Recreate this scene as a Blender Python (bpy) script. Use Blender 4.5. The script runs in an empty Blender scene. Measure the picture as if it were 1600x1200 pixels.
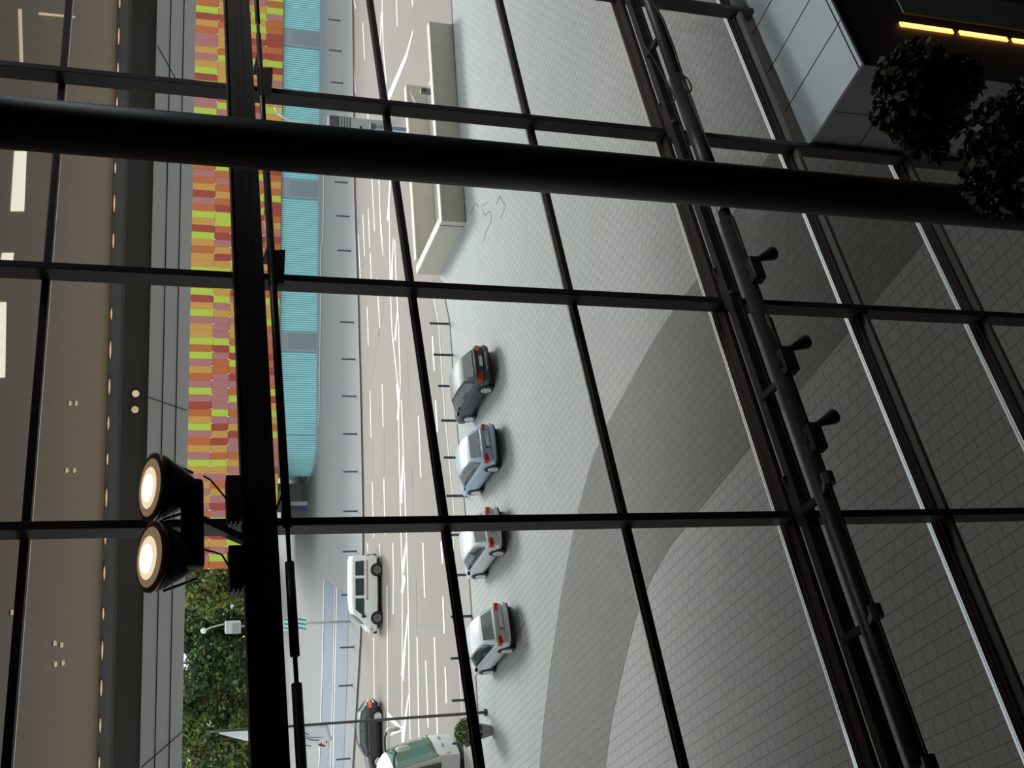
import bpy, bmesh, math, random
from mathutils import Vector, Matrix
random.seed(7)
PI = math.pi
R_ = math.radians
S = bpy.context.scene
COL = S.collection

# ------------------------------------------------------------------ camera
EYE = Vector((0.0, 0.0, 15.0))
FPX = 1780.0
TH, RO = R_(18.2388), R_(1.3791)
F_ = Vector((0, math.cos(TH), -math.sin(TH)))
DN = Vector((0, -math.sin(TH), -math.cos(TH)))
RT = Vector((1, 0, 0))
CX = DN * math.cos(RO) + RT * math.sin(RO)          # image right
CY = DN * math.sin(RO) - RT * math.cos(RO)          # image down (the phone was held upright)
cd = bpy.data.cameras.new('camera')
cam = bpy.data.objects.new('camera', cd)
COL.objects.link(cam)
cd.sensor_fit = 'HORIZONTAL'
cd.sensor_width = 36.0
cd.lens = FPX / 1600.0 * 36.0
cd.clip_start, cd.clip_end = 0.05, 1000.0
m3 = Matrix((CX, -CY, -F_)).transposed()
cam.matrix_world = Matrix.Translation(EYE) @ m3.to_4x4()
S.camera = cam

# ------------------------------------------------------------------ sky, sun, exposure
W = bpy.data.worlds.new('overcast_sky')
S.world = W
W.use_nodes = True
wn = W.node_tree.nodes
wn['Background'].inputs[0].default_value = (0.90, 0.96, 1.0, 1)
wn['Background'].inputs[1].default_value = 1.12
sl = bpy.data.lights.new('veiled_sun', 'SUN')
sl.energy = 2.2
sl.angle = R_(18)
sl.color = (1.0, 0.985, 0.96)
so = bpy.data.objects.new('veiled_sun', sl)
COL.objects.link(so)
so.rotation_euler = Vector((0.10, 1.0, 0.67)).to_track_quat('Z', 'Y').to_euler()
so.location = (20, 120, 60)
S.view_settings.view_transform = 'Standard'
S.view_settings.look = 'None'
S.view_settings.gamma = 1.0
S.view_settings.exposure = 0.25
S.view_settings.use_curve_mapping = False
S.cycles.transparent_max_bounces = 24
S.cycles.max_bounces = 10
S.cycles.diffuse_bounces = 5

# ------------------------------------------------------------------ points on the site
def ray(px, py):
    return F_ + CX * ((px - 800) / FPX) + CY * ((py - 600) / FPX)
def G(px, py, z=0.0):                                # point at height z
    d = ray(px, py)
    return EYE + d * ((z - EYE.z) / d.z)
def AY(px, py, y):                                   # point at distance y
    d = ray(px, py)
    return EYE + d * (y / d.y)
FA = R_(35.0008)                                     # the glass front runs along T, its outside is along N
T = Vector((math.cos(FA), math.sin(FA), 0))
N = Vector((-math.sin(FA), math.cos(FA), 0))
D = 7.0                                              # glass front, metres from the viewer
def FP(px, py, d):                                   # (s, z) on a plane parallel to the glass, d metres out
    r = ray(px, py)
    p = r * (d / r.dot(N))
    return p.dot(T), EYE.z + p.z
RF = Matrix.Rotation(FA, 4, 'Z')

# ------------------------------------------------------------------ materials
MATS = {}
def mat(name, col, rough=0.6, metal=0.0, spec=0.5, emit=None, estr=0.0, noise=0.0, nscale=3.0, bump=0.0, coat=0.0):
    if name in MATS:
        return MATS[name]
    m = bpy.data.materials.new(name)
    m.use_nodes = True
    nt = m.node_tree
    b = nt.nodes['Principled BSDF']
    b.inputs['Base Color'].default_value = (*col, 1)
    b.inputs['Roughness'].default_value = rough
    b.inputs['Metallic'].default_value = metal
    b.inputs['Specular IOR Level'].default_value = spec
    b.inputs['Coat Weight'].default_value = coat
    b.inputs['Coat Roughness'].default_value = 0.05
    if emit:
        b.inputs['Emission Color'].default_value = (*emit, 1)
        b.inputs['Emission Strength'].default_value = estr
    if noise > 0 or bump > 0:
        tc = nt.nodes.new('ShaderNodeTexCoord')
        nz = nt.nodes.new('ShaderNodeTexNoise')
        nz.inputs['Scale'].default_value = nscale
        nz.inputs['Detail'].default_value = 5
        nt.links.new(tc.outputs['Object'], nz.inputs['Vector'])
        if noise > 0:
            mr = nt.nodes.new('ShaderNodeMapRange')
            mr.inputs['To Min'].default_value = 1 - noise
            mr.inputs['To Max'].default_value = 1 + noise
            nt.links.new(nz.outputs['Fac'], mr.inputs['Value'])
            mx = nt.nodes.new('ShaderNodeVectorMath')
            mx.operation = 'SCALE'
            mx.inputs[0].default_value = col
            nt.links.new(mr.outputs[0], mx.inputs['Scale'])
            nt.links.new(mx.outputs[0], b.inputs['Base Color'])
        if bump > 0:
            bp = nt.nodes.new('ShaderNodeBump')
            bp.inputs['Strength'].default_value = bump
            nt.links.new(nz.outputs['Fac'], bp.inputs['Height'])
            nt.links.new(bp.outputs[0], b.inputs['Normal'])
    MATS[name] = m
    return m

def paving(name, c1, c2, cm, angle, bw=0.40, rh=0.32, mortar=0.012, off=0.5):
    m = bpy.data.materials.new(name)
    m.use_nodes = True
    nt = m.node_tree
    b = nt.nodes['Principled BSDF']
    b.inputs['Roughness'].default_value = 0.75
    b.inputs['Specular IOR Level'].default_value = 0.3
    tc = nt.nodes.new('ShaderNodeTexCoord')
    mp = nt.nodes.new('ShaderNodeMapping')
    mp.vector_type = 'TEXTURE'
    mp.inputs['Rotation'].default_value = (0, 0, angle)
    nt.links.new(tc.outputs['Object'], mp.inputs['Vector'])
    br = nt.nodes.new('ShaderNodeTexBrick')
    br.inputs['Scale'].default_value = 1.0
    br.inputs['Color1'].default_value = (*c1, 1)
    br.inputs['Color2'].default_value = (*c2, 1)
    br.inputs['Mortar'].default_value = (*cm, 1)
    br.inputs['Mortar Size'].default_value = mortar
    br.inputs['Mortar Smooth'].default_value = 0.2
    br.inputs['Brick Width'].default_value = bw
    br.inputs['Row Height'].default_value = rh
    br.offset = off
    nt.links.new(mp.outputs[0], br.inputs['Vector'])
    nz = nt.nodes.new('ShaderNodeTexNoise')
    nz.inputs['Scale'].default_value = 0.35
    nz.inputs['Detail'].default_value = 6
    nt.links.new(tc.outputs['Object'], nz.inputs['Vector'])
    mr = nt.nodes.new('ShaderNodeMapRange')
    mr.inputs['To Min'].default_value = 0.92
    mr.inputs['To Max'].default_value = 1.08
    nt.links.new(nz.outputs['Fac'], mr.inputs['Value'])
    mx = nt.nodes.new('ShaderNodeVectorMath')
    mx.operation = 'SCALE'
    nt.links.new(br.outputs['Color'], mx.inputs[0])
    nt.links.new(mr.outputs[0], mx.inputs['Scale'])
    nt.links.new(mx.outputs[0], b.inputs['Base Color'])
    MATS[name] = m
    return m

def glass_mat(name, tint, refl=1.0):
    m = bpy.data.materials.new(name)
    m.use_nodes = True
    nt = m.node_tree
    nt.nodes.remove(nt.nodes['Principled BSDF'])
    out = nt.nodes['Material Output']
    tr = nt.nodes.new('ShaderNodeBsdfTransparent')
    tr.inputs[0].default_value = (*tint, 1)
    gl = nt.nodes.new('ShaderNodeBsdfGlossy')
    gl.inputs['Roughness'].default_value = 0.02
    gl.inputs['Color'].default_value = (refl, refl, refl, 1)
    fr = nt.nodes.new('ShaderNodeFresnel')
    fr.inputs['IOR'].default_value = 1.5
    mx = nt.nodes.new('ShaderNodeMixShader')
    nt.links.new(fr.outputs[0], mx.inputs[0])
    nt.links.new(tr.outputs[0], mx.inputs[1])
    nt.links.new(gl.outputs[0], mx.inputs[2])
    nt.links.new(mx.outputs[0], out.inputs['Surface'])
    MATS[name] = m
    return m

M_frame = mat('dark_brown_steel', (0.050, 0.037, 0.040), 0.45, noise=0.15, nscale=6)
M_beam = mat('black_painted_steel', (0.045, 0.040, 0.037), 0.42, noise=0.2, nscale=5)
M_column = mat('black_column_paint', (0.030, 0.028, 0.026), 0.5, noise=0.2, nscale=4)
M_alu = mat('aluminium_bead', (0.85, 0.85, 0.88), 0.2, metal=0.9)
M_sill = mat('grey_inner_sill', (0.20, 0.20, 0.19), 0.5)
M_glass = glass_mat('facade_glass', (0.90, 0.94, 0.92))
M_wallin = mat('dark_interior_wall', (0.05, 0.045, 0.045), 0.8, noise=0.1)
M_floorin = mat('dark_interior_floor', (0.05, 0.047, 0.05), 0.55, noise=0.15)
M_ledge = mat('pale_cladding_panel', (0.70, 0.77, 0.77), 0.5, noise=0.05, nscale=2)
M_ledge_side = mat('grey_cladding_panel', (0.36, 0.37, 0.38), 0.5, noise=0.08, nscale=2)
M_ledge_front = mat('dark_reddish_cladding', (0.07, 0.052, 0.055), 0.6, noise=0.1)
M_seam = mat('panel_joint', (0.03, 0.03, 0.035), 0.8)
M_led = mat('warm_light_strip', (1, 0.6, 0.2), 0.5, emit=(1.0, 0.46, 0.11), estr=1.7)
M_ledcore = mat('warm_light_core', (1, 0.8, 0.4), 0.5, emit=(1.0, 0.72, 0.25), estr=1.6)
M_soffit = mat('brown_metal_soffit', (0.39, 0.265, 0.165), 0.55, noise=0.06, nscale=0.4)
M_band = mat('blue_grey_edge_band', (0.44, 0.47, 0.51), 0.4, noise=0.1, nscale=0.5)
M_band2 = mat('dark_edge_glazing', (0.20, 0.205, 0.205), 0.25, noise=0.3, nscale=0.4)
M_fascia = mat('grey_metal_fascia', (0.50, 0.505, 0.51), 0.5, noise=0.04, nscale=0.6)
M_plaza = paving('grey_stone_paving', (0.46, 0.468, 0.455), (0.435, 0.443, 0.432), (0.225, 0.245, 0.245), R_(-58))
M_paveband = paving('dark_stone_paving', (0.235, 0.235, 0.215), (0.215, 0.215, 0.20), (0.13, 0.135, 0.13), R_(-58))
M_strip = mat('pale_kerb_paving', (0.36, 0.33, 0.295), 0.8, noise=0.06, nscale=0.6)
M_road = mat('beige_grey_asphalt', (0.31, 0.268, 0.235), 0.85, noise=0.09, nscale=0.25)
M_walk = mat('blue_grey_pavement', (0.285, 0.284, 0.284), 0.8, noise=0.05, nscale=0.3)
M_track = mat('blue_grey_track_bed', (0.22, 0.25, 0.31), 0.8, noise=0.07, nscale=0.5)
M_kerb = mat('pale_kerb_stone', (0.60, 0.58, 0.56), 0.8, noise=0.06)
M_kerbdk = mat('dark_kerb_joint', (0.16, 0.17, 0.17), 0.8)
M_paint = mat('white_road_paint', (0.86, 0.84, 0.80), 0.7, noise=0.05, nscale=2)
M_crack = mat('tar_joint', (0.27, 0.25, 0.235), 0.8)
M_concrete = mat('board_marked_concrete', (0.60, 0.565, 0.49), 0.85, noise=0.12, nscale=1.5, bump=0.05)
M_coping = mat('pale_concrete_coping', (0.74, 0.70, 0.63), 0.8, noise=0.06)
M_teal = mat('turquoise_slats', (0.46, 0.84, 0.86), 0.45, noise=0.05, nscale=0.4)
M_teal2 = mat('turquoise_backing', (0.30, 0.62, 0.68), 0.4, noise=0.05, nscale=0.4)
M_pier = mat('grey_blue_pier', (0.32, 0.36, 0.39), 0.5, noise=0.05)
M_pierw = mat('grey_pier_window', (0.27, 0.31, 0.35), 0.3)
PANEL = [mat('lime_panel', (0.56, 0.68, 0.07), 0.5), mat('orange_panel', (0.70, 0.36, 0.08), 0.5),
         mat('rust_panel', (0.60, 0.16, 0.04), 0.5), mat('red_panel', (0.42, 0.065, 0.045), 0.5),
         mat('mauve_panel', (0.52, 0.20, 0.19), 0.5)]
M_white = mat('white_paint', (0.82, 0.84, 0.82), 0.4, coat=0.3)
M_black = mat('black_plastic', (0.015, 0.015, 0.017), 0.5)
M_tyre = mat('tyre_rubber', (0.02, 0.02, 0.022), 0.8)
M_rim = mat('alloy_rim', (0.85, 0.85, 0.87), 0.35, metal=0.1)
M_rimdark = mat('steel_wheel_grey', (0.20, 0.18, 0.17), 0.5)
M_cglass = mat('car_window', (0.055, 0.075, 0.075), 0.06, spec=0.8)
M_rglass = mat('rear_window_glass', (0.21, 0.24, 0.23), 0.12, spec=0.8)
M_busglass = mat('green_tinted_glass', (0.12, 0.22, 0.17), 0.06, spec=0.8)
M_red = mat('red_lamp_lens', (0.70, 0.035, 0.025), 0.25)
M_redlit = mat('lit_brake_lamp', (0.8, 0.05, 0.04), 0.25, emit=(1.0, 0.08, 0.05), estr=0.9)
M_clear = mat('clear_lamp_lens', (0.72, 0.74, 0.76), 0.15)
M_amber = mat('amber_lamp_lens', (0.75, 0.18, 0.04), 0.3)
M_plate = mat('number_plate', (0.80, 0.80, 0.76), 0.5)
M_eu = mat('blue_plate_band', (0.03, 0.08, 0.45), 0.5)
M_chrome = mat('bright_trim', (0.75, 0.78, 0.80), 0.25, metal=0.4)
M_under = mat('underbody', (0.025, 0.025, 0.027), 0.8)
M_post = mat('dark_blue_grey_post', (0.07, 0.085, 0.11), 0.5)
M_pole = mat('brown_grey_pole', (0.16, 0.145, 0.15), 0.4)
M_polel = mat('light_grey_pole', (0.55, 0.56, 0.55), 0.4)
M_flag = mat('white_cloth', (0.90, 0.91, 0.94), 0.8)
_nt = M_flag.node_tree; _b = _nt.nodes['Principled BSDF']; _t = _nt.nodes.new('ShaderNodeBsdfTranslucent'); _t.inputs[0].default_value = (0.92, 0.93, 0.95, 1)
_m = _nt.nodes.new('ShaderNodeMixShader'); _m.inputs[0].default_value = 0.5
_nt.links.new(_b.outputs[0], _m.inputs[1]); _nt.links.new(_t.outputs[0], _m.inputs[2]); _nt.links.new(_m.outputs[0], _nt.nodes['Material Output'].inputs['Surface'])
M_flagred = mat('red_print', (0.75, 0.06, 0.04), 0.8)
M_flagblk = mat('dark_print', (0.06, 0.07, 0.08), 0.8)
M_signteal = mat('teal_sign_stripe', (0.03, 0.38, 0.33), 0.5)
M_leaf = mat('green_leaf', (0.095, 0.175, 0.042), 0.6, noise=0.3, nscale=0.8)
M_leaf2 = mat('yellow_green_leaf', (0.25, 0.27, 0.05), 0.6, noise=0.3, nscale=0.8)
M_leaf3 = mat('dark_green_leaf', (0.035, 0.08, 0.024), 0.6, noise=0.3, nscale=0.8)
M_leaf4 = mat('brownish_leaf', (0.16, 0.125, 0.045), 0.6, noise=0.3, nscale=0.8)
M_box = mat('boxwood_leaf', (0.11, 0.17, 0.035), 0.6, noise=0.25, nscale=4)
M_ficus = mat('indoor_leaf', (0.030, 0.040, 0.016), 0.55, noise=0.3, nscale=6)
M_ficus2 = mat('indoor_leaf_brown', (0.065, 0.042, 0.020), 0.55, noise=0.3, nscale=6)
M_bark = mat('bark', (0.10, 0.075, 0.055), 0.9, noise=0.2)
M_soil = mat('dark_soil', (0.03, 0.024, 0.02), 0.9)
M_potgrey = mat('grey_planter', (0.27, 0.25, 0.25), 0.7, noise=0.05)
M_lens = mat('flood_lens', (0.9, 0.8, 0.65), 0.3, emit=(1.0, 0.78, 0.50), estr=0.75)
M_lenshot = mat('flood_lens_core', (1, 0.95, 0.85), 0.3, emit=(1.0, 0.93, 0.78), estr=3.0)
M_reflector = mat('bronze_reflector', (0.23, 0.15, 0.09), 0.3, metal=0.7)
M_clip = mat('pale_metal_clip', (0.82, 0.83, 0.84), 0.4)
M_reflpanel = mat('white_reflection_panel', (0.9, 0.88, 0.8), 0.5, emit=(1.0, 0.90, 0.74), estr=0.66)
M_panelrim = mat('panel_and_lamp_rim', (0.40, 0.36, 0.30), 0.5)
M_down = mat('small_lamp_and_reflection', (0.9, 0.7, 0.5), 0.5, emit=(1.0, 0.72, 0.50), estr=0.5)
M_glint = mat('dim_lamp_and_reflection', (0.8, 0.6, 0.4), 0.5, emit=(1.0, 0.72, 0.45), estr=0.38)
M_farwhite = mat('white_render', (0.72, 0.73, 0.74), 0.6)
M_farblue = mat('dark_blue_panel', (0.10, 0.14, 0.24), 0.5)
M_grey2 = mat('grey_render_wall', (0.22, 0.22, 0.23), 0.7)
M_fargrey = mat('grey_render', (0.30, 0.30, 0.30), 0.7)

# ------------------------------------------------------------------ mesh builder
class MB:
    def __init__(s):
        s.v, s.f, s.m = [], [], []
    def add(s, vs, fs, mi=0):
        o = len(s.v)
        s.v += [Vector(p) for p in vs]
        for f in fs:
            s.f.append(tuple(i + o for i in f)); s.m.append(mi)
        return s
    def box(s, lo, hi, mi=0):
        x0, y0, z0 = lo; x1, y1, z1 = hi
        return s.add([(x0,y0,z0),(x1,y0,z0),(x1,y1,z0),(x0,y1,z0),(x0,y0,z1),(x1,y0,z1),(x1,y1,z1),(x0,y1,z1)],
              [(3,2,1,0),(4,5,6,7),(0,1,5,4),(1,2,6,5),(2,3,7,6),(3,0,4,7)], mi)
    def bar(s, a, b, w, h, mi=0, up=(0,0,1)):
        a, b = Vector(a), Vector(b); d = (b - a).normalized(); u = Vector(up)
        if abs(d.dot(u)) > 0.98: u = Vector((1,0,0))
        x = d.cross(u).normalized() * (w/2); y = x.cross(d).normalized() * (h/2)
        vs = [a-x-y, a+x-y, a+x+y, a-x+y, b-x-y, b+x-y, b+x+y, b-x+y]
        return s.add(vs, [(0,1,2,3),(7,6,5,4),(0,4,5,1),(1,5,6,2),(2,6,7,3),(3,7,4,0)], mi)
    def tube(s, pts, r, n=10, mi=0, cap=True):
        pts = [Vector(p) for p in pts]
        rs = r if isinstance(r, (list, tuple)) else [r]*len(pts)
        o = len(s.v); prev = None
        for i, p in enumerate(pts):
            d = (pts[min(i+1, len(pts)-1)] - pts[max(i-1, 0)])
            if d.length < 1e-9: d = Vector((0,0,1))
            d.normalize()
            if prev is None:
                u = Vector((0,0,1)) if abs(d.z) < 0.95 else Vector((1,0,0))
                x = d.cross(u).normalized()
            else:
                x = (prev - d*prev.dot(d)).normalized()
            prev = x; y = d.cross(x)
            for k in range(n):
                a = 2*PI*k/n
                s.v.append(p + (x*math.cos(a) + y*math.sin(a))*rs[i])
        for i in range(len(pts)-1):
            for k in range(n):
                k2 = (k+1) % n
                s.f.append((o+i*n+k, o+i*n+k2, o+(i+1)*n+k2, o+(i+1)*n+k)); s.m.append(mi)
        if cap:
            s.f.append(tuple(o+k for k in reversed(range(n)))); s.m.append(mi)
            e = o+(len(pts)-1)*n
            s.f.append(tuple(e+k for k in range(n))); s.m.append(mi)
        return s
    def prism(s, poly, z0, z1, mi=0):
        n = len(poly)
        a = sum(poly[i][0]*poly[(i+1)%n][1]-poly[(i+1)%n][0]*poly[i][1] for i in range(n))
        if a < 0: poly = poly[::-1]
        vs = [(p[0],p[1],z0) for p in poly] + [(p[0],p[1],z1) for p in poly]
        fs = [tuple(reversed(range(n))), tuple(range(n, 2*n))] + [(i,(i+1)%n,n+(i+1)%n,n+i) for i in range(n)]
        return s.add(vs, fs, mi)
    def loft(s, secs, mi=0, cap=True, closed=False):
        n = len(secs[0]); o = len(s.v)
        for sec in secs: s.v += [Vector(p) for p in sec]
        for i in range(len(secs)-1):
            for k in range(n if closed else n-1):
                k2 = (k+1) % n
                s.f.append((o+i*n+k, o+i*n+k2, o+(i+1)*n+k2, o+(i+1)*n+k)); s.m.append(mi)
        if cap:
            s.f.append(tuple(o+k for k in reversed(range(n)))); s.m.append(mi)
            e = o+(len(secs)-1)*n
            s.f.append(tuple(e+k for k in range(n))); s.m.append(mi)
        return s
    def strip(s, pts, w, z, mi=0, w2=None):          # flat painted line along the ground
        pts = [Vector((p[0], p[1], 0)) for p in pts]
        L, Rr = [], []
        for i, p in enumerate(pts):
            d = (pts[min(i+1,len(pts)-1)] - pts[max(i-1,0)]).normalized()
            q = Vector((-d.y, d.x, 0))
            ww = w if w2 is None else w + (w2-w)*i/(len(pts)-1)
            L.append(p + q*ww/2); Rr.append(p - q*ww/2)
        for i in range(len(pts)-1):
            s.add([(Rr[i].x,Rr[i].y,z),(Rr[i+1].x,Rr[i+1].y,z),(L[i+1].x,L[i+1].y,z),(L[i].x,L[i].y,z)], [(0,1,2,3)], mi)
        return s
    def build(s, name, mats, parent=None, loc=(0,0,0), rot=0.0, smooth=False, fix=False, bevel=0):
        """vertices are in the object's own frame; loc/rot place it"""
        me = bpy.data.meshes.new(name)
        me.from_pydata([tuple(v) for v in s.v], [], s.f)
        if not isinstance(mats, (list, tuple)): mats = [mats]
        for m in mats: me.materials.append(m)
        me.polygons.foreach_set('material_index', s.m)
        if smooth: me.polygons.foreach_set('use_smooth', [True]*len(s.f))
        me.update()
        if smooth == 'auto': fix = True
        if fix:
            bm = bmesh.new(); bm.from_mesh(me)
            bmesh.ops.recalc_face_normals(bm, faces=bm.faces)
            if smooth == 'auto':
                for e in bm.edges:
                    if len(e.link_faces) == 2 and e.calc_face_angle(0) > R_(32): e.smooth = False
            bm.to_mesh(me); bm.free()
        o = bpy.data.objects.new(name, me)
        COL.objects.link(o)
        if parent is not None: o.parent = parent
        o.location = loc; o.rotation_euler = (0, 0, rot)
        if bevel:
            b = o.modifiers.new('soft_edges', 'BEVEL'); b.width = bevel; b.segments = 2; b.limit_method = 'ANGLE'; b.angle_limit = R_(40)
        return o

def tag(o, label=None, cat=None, group=None, kind=None):
    if label: o['label'] = label
    if cat: o['category'] = cat
    if group: o['group'] = group
    if kind: o['kind'] = kind
    return o
def thing(name, label, cat, loc=(0,0,0), rot=0.0, group=None):
    o = bpy.data.objects.new(name, None)
    COL.objects.link(o)
    o.empty_display_size = 0.2
    o.location = loc; o.rotation_euler = (0, 0, rot)
    return tag(o, label, cat, group)
def FL(s, d, z):                                     # facade frame -> world
    return T*s + N*d + Vector((0,0,z))
def copy_tree(o, parent=None):
    c = o.copy(); COL.objects.link(c)
    if parent is not None: c.parent = parent
    for ch in list(o.children): copy_tree(ch, c)
    return c

# ================================================================== STRUCTURE
# ---- ground
kerb_px = [(705,0),(718,225),(728,348),(686,430),(690,440),(703,505),(712,640),(727,800),(733,900),(740,1000),(746,1100),(752,1200)]
kerb = [G(*p) for p in kerb_px]
e0 = kerb[0] + (kerb[0]-kerb[1]).normalized()*45
e1 = kerb[-1] + (kerb[-1]-kerb[-2]).normalized()*45
kerb = [e0] + kerb + [e1]
RZ = -0.12
MB().box((-160,-60,RZ-0.3),(160,330,RZ)).build('road', M_road)
tag(bpy.data.objects['road'], 'wide beige grey multi-lane road crossing beyond the plaza', kind='structure')
foot = [FL(46,9,0), FL(46,-12,0), FL(-46,-12,0)]
pl = [(p.x,p.y) for p in kerb] + [(-60,-20),(-40,-40),(50,-20),(60,20)]
tag(MB().prism(pl, RZ, 0.0).build('floor_plaza', M_plaza), 'grey stone paved plaza in front of the glass front', kind='structure')
# strip of paler paving along the kerb, beyond the plaza edge
L2px = [(703,505),(712,640),(727,800),(733,900),(740,1000),(746,1100),(752,1200)]
sa = [G(*p) for p in [(690,440)]+L2px]; sb = [G(p[0]-(17 if p[1] < 850 else 24), p[1]) for p in [(690,440)]+L2px]
ea = sa[-1]+(sa[-1]-sa[-2]).normalized()*40; eb = sb[-1]+(sb[-1]-sb[-2]).normalized()*40
poly = [(p.x,p.y) for p in sa+[ea]] + [(p.x,p.y) for p in reversed(sb+[eb])]
tag(MB().prism(poly, RZ, 0.012).build('sidewalk', M_strip), 'narrow pale sidewalk between plaza and road', kind='structure')
tag(MB().strip([(p.x,p.y) for p in sa+[ea]], 0.14, 0.022).strip([(p.x,p.y) for p in kerb[:4]], 0.20, 0.018).build('kerb_line', M_kerbdk), 'dark joint along the plaza edge', kind='structure')
tag(MB().strip([(p.x,p.y) for p in sb+[eb]], 0.22, 0.024).build('kerb', M_kerb), 'pale kerb stone beside the road', kind='structure')
# curved band of darker paving
outer = [(1240,185),(1190,258),(1147,331),(1090,435),(1057,477),(1022,530),(985,597),(950,660),(925,718),(905,790),(893,845),(875,940),(860,1040),(849,1130),(843,1200)]
inner = [(1560,240),(1500,312),(1440,385),(1350,490),(1260,597),(1170,702),(1125,757),(1080,812),(1050,850),(1020,900),(997,955),(982,1010),(968,1070),(955,1130),(946,1200)]
go = [G(*p) for p in outer]; gi = [G(*p) for p in inner]
go.append(go[-1]+(go[-1]-go[-2]).normalized()*25); gi.append(gi[-1]+(gi[-1]-gi[-2]).normalized()*25)
mb = MB()
for i in range(len(go)-1):
    q = [go[i], go[i+1], gi[i+1], gi[i]]
    mb.add([(p.x,p.y,0.006) for p in q], [(0,1,2,3)])
tag(mb.build('path', M_paveband, fix=True), 'curved band of darker stone paving sweeping across the plaza', kind='structure')
# faint dark line marks on the plaza
mb = MB()
for pts in ([(755,376),(760,362),(768,345),(766,330),(757,337),(753,322),(762,316)],[(735,335),(742,318),(748,322)],[(783,340),(790,322),(781,306),(776,318)],[(812,986),(820,972)],[(818,1012),(826,1004)]):
    mb.strip([(G(*p).x,G(*p).y) for p in pts], 0.05, 0.008)
tag(mb.build('plaza_marking_lines', M_kerbdk), 'thin dark outlines drawn on the plaza paving', kind='structure')
# far pavement with kerb
fk = [(550,0),(553,300),(559,480),(563,640),(566,800),(566,900),(562,1000),(556,1100),(550,1200)]
gk = [G(*p) for p in fk]
gk = [gk[0]+(gk[0]-gk[1]).normalized()*70] + gk + [gk[-1]+(gk[-1]-gk[-2]).normalized()*70]
poly = [(p.x,p.y) for p in gk] + [(-120,320),(140,320)]
tag(MB().prism(poly, RZ, 0.0).build('pavement', M_walk), 'wide blue grey pavement across the road', kind='structure')
tag(MB().strip([(p.x,p.y) for p in gk], 0.22, 0.015).build('kerb.001', M_strip), 'kerb across the road', kind='structure')
mb = MB()
mb.strip([G(*p) for p in [(507,225),(506,300),(505,372),(502,386),(501,500),(499,650),(495,690),(488,730),(480,755)]], 0.55, 0.03)
tag(mb.build('kerb.002', M_kerb), 'pale kerb skirting the turquoise building', kind='structure')
mb = MB()
for q in ([(509,906),(522,919),(519,1050),(518,1200),(501,1200),(505,1050)], [(526,920),(545,931),(543,1050),(537,1200),(521,1200),(523,1050)]):
    mb.add([(G(*p).x,G(*p).y,0.02) for p in q], [tuple(range(6))])
tag(mb.build('street_strip', M_track, fix=True), 'blue grey lane beyond the far pavement', kind='structure')
mb = MB()
for pts, w in (([(507,905),(504,1050),(499,1200)],0.5), ([(523.5,918),(521,1050),(517,1200)],0.45), ([(527,918),(524,1050),(521,1200)],0.5)):
    mb.strip([G(*p) for p in pts], w, 0.035)
tag(mb.build('kerb.003', M_kerb), 'twin pale kerbs bordering the blue grey lane', kind='structure')

# ---- road markings
def gz(p): return G(p[0], p[1], RZ)
mb = MB()
thin = [[(545,0),(549,33)],[(553,0),(556,14)],[(567,35),(570,93)],[(552.5,88),(555.5,145)],[(574,157),(577,220)],[(597,-20),(599,75),(604,130)],
 [(619.5,-10),(621,41)],[(644,-10),(645,9)],[(560,365),(564,450)],[(567,335),(570,400)],[(575.5,326),(578,387)],[(579,395),(580.5,440)],[(581,270),(585.5,361)],
 [(592,270),(595,355)],[(608,300),(610,450),(613,520),(624,620)],[(617,375),(620,455),(623,507),(626,600)],[(589,435),(594,512)],[(574,480),(576,540)],
 [(578.5,611),(580,684)],[(597.5,600),(599,667)],[(620,600),(622.5,632),(626.5,820),(629,900),(628.5,1160)],[(627.5,625),(635,821),(637.5,900),(641,1155)],
 [(654,650),(658,746)],[(582,753),(584,840)],[(600,747),(602,835)],[(574,849),(575,862)],[(593,849),(595,882)],[(614,848),(615,900),(614.5,960)],[(584,996),(585,1092)],
 [(605,915),(606,1112),(604,1190)],[(652,995),(655,1152)],[(661,848),(664,934)],[(665.5,1032),(669.5,1137)],[(679,995),(684,1150)]]
for ln in thin:
    mb.strip([gz(p) for p in ln], 0.28, RZ+0.012)
for ln in [[(676,526),(679,579)],[(681,625),(684,675)],[(689.5,846),(692,881)],[(692.5,932),(694.5,990)],[(696,1042),(698,1099)]]:
    mb.strip([gz(p) for p in ln], 0.30, RZ+0.014)
for a, b, w0, w1 in [((597,18),(594,72),.7,.2),((646,48),(635,88),.25,.5),((635,88),(607,154),.5,.75),((595.5,354),(599,400),.6,.15),((611,270),(606,345),.5,.5),((615,372),(612,437),.15,.7),
        ((621,485),(618,532),.15,.6),((626,596),(622,657),.15,.7),((631,697),(627,785),.2,.75),((635,848),(630,893),.25,.75),((633,900),(628,928),.7,.5),((637.5,960),(629,1060),.2,.8),((639,1085),(629.5,1157),.2,.8)]:
    mb.strip([gz(a), gz(b)], w0, RZ+0.016, w2=w1)
mb.add([tuple(gz(p)[:2])+(RZ+0.016,) for p in [(605,1110),(629,1138),(629,1142),(607,1125)]], [(0,1,2,3)])
mb.add([tuple(gz(p)[:2])+(RZ+0.016,) for p in [(609,1150),(613,1144),(626,1138),(629,1142)]], [(0,1,2,3)])
tag(mb.build('road_markings', M_paint), 'white lane lines and arrows painted on the road', kind='structure')
mb = MB()
for ln in [[(600,470),(580,600)],[(636,545),(640,644)],[(644,730),(646,830)],[(582,690),(582,745)],[(600,672),(600,740)],[(650,905),(651,990)],[(560,325),(561,352)],[(656,978),(692,980)],[(592,512),(592,536)],[(640,1055),(690,1068)]]:
    mb.strip([gz(p) for p in ln], 0.14, RZ+0.008)
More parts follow.
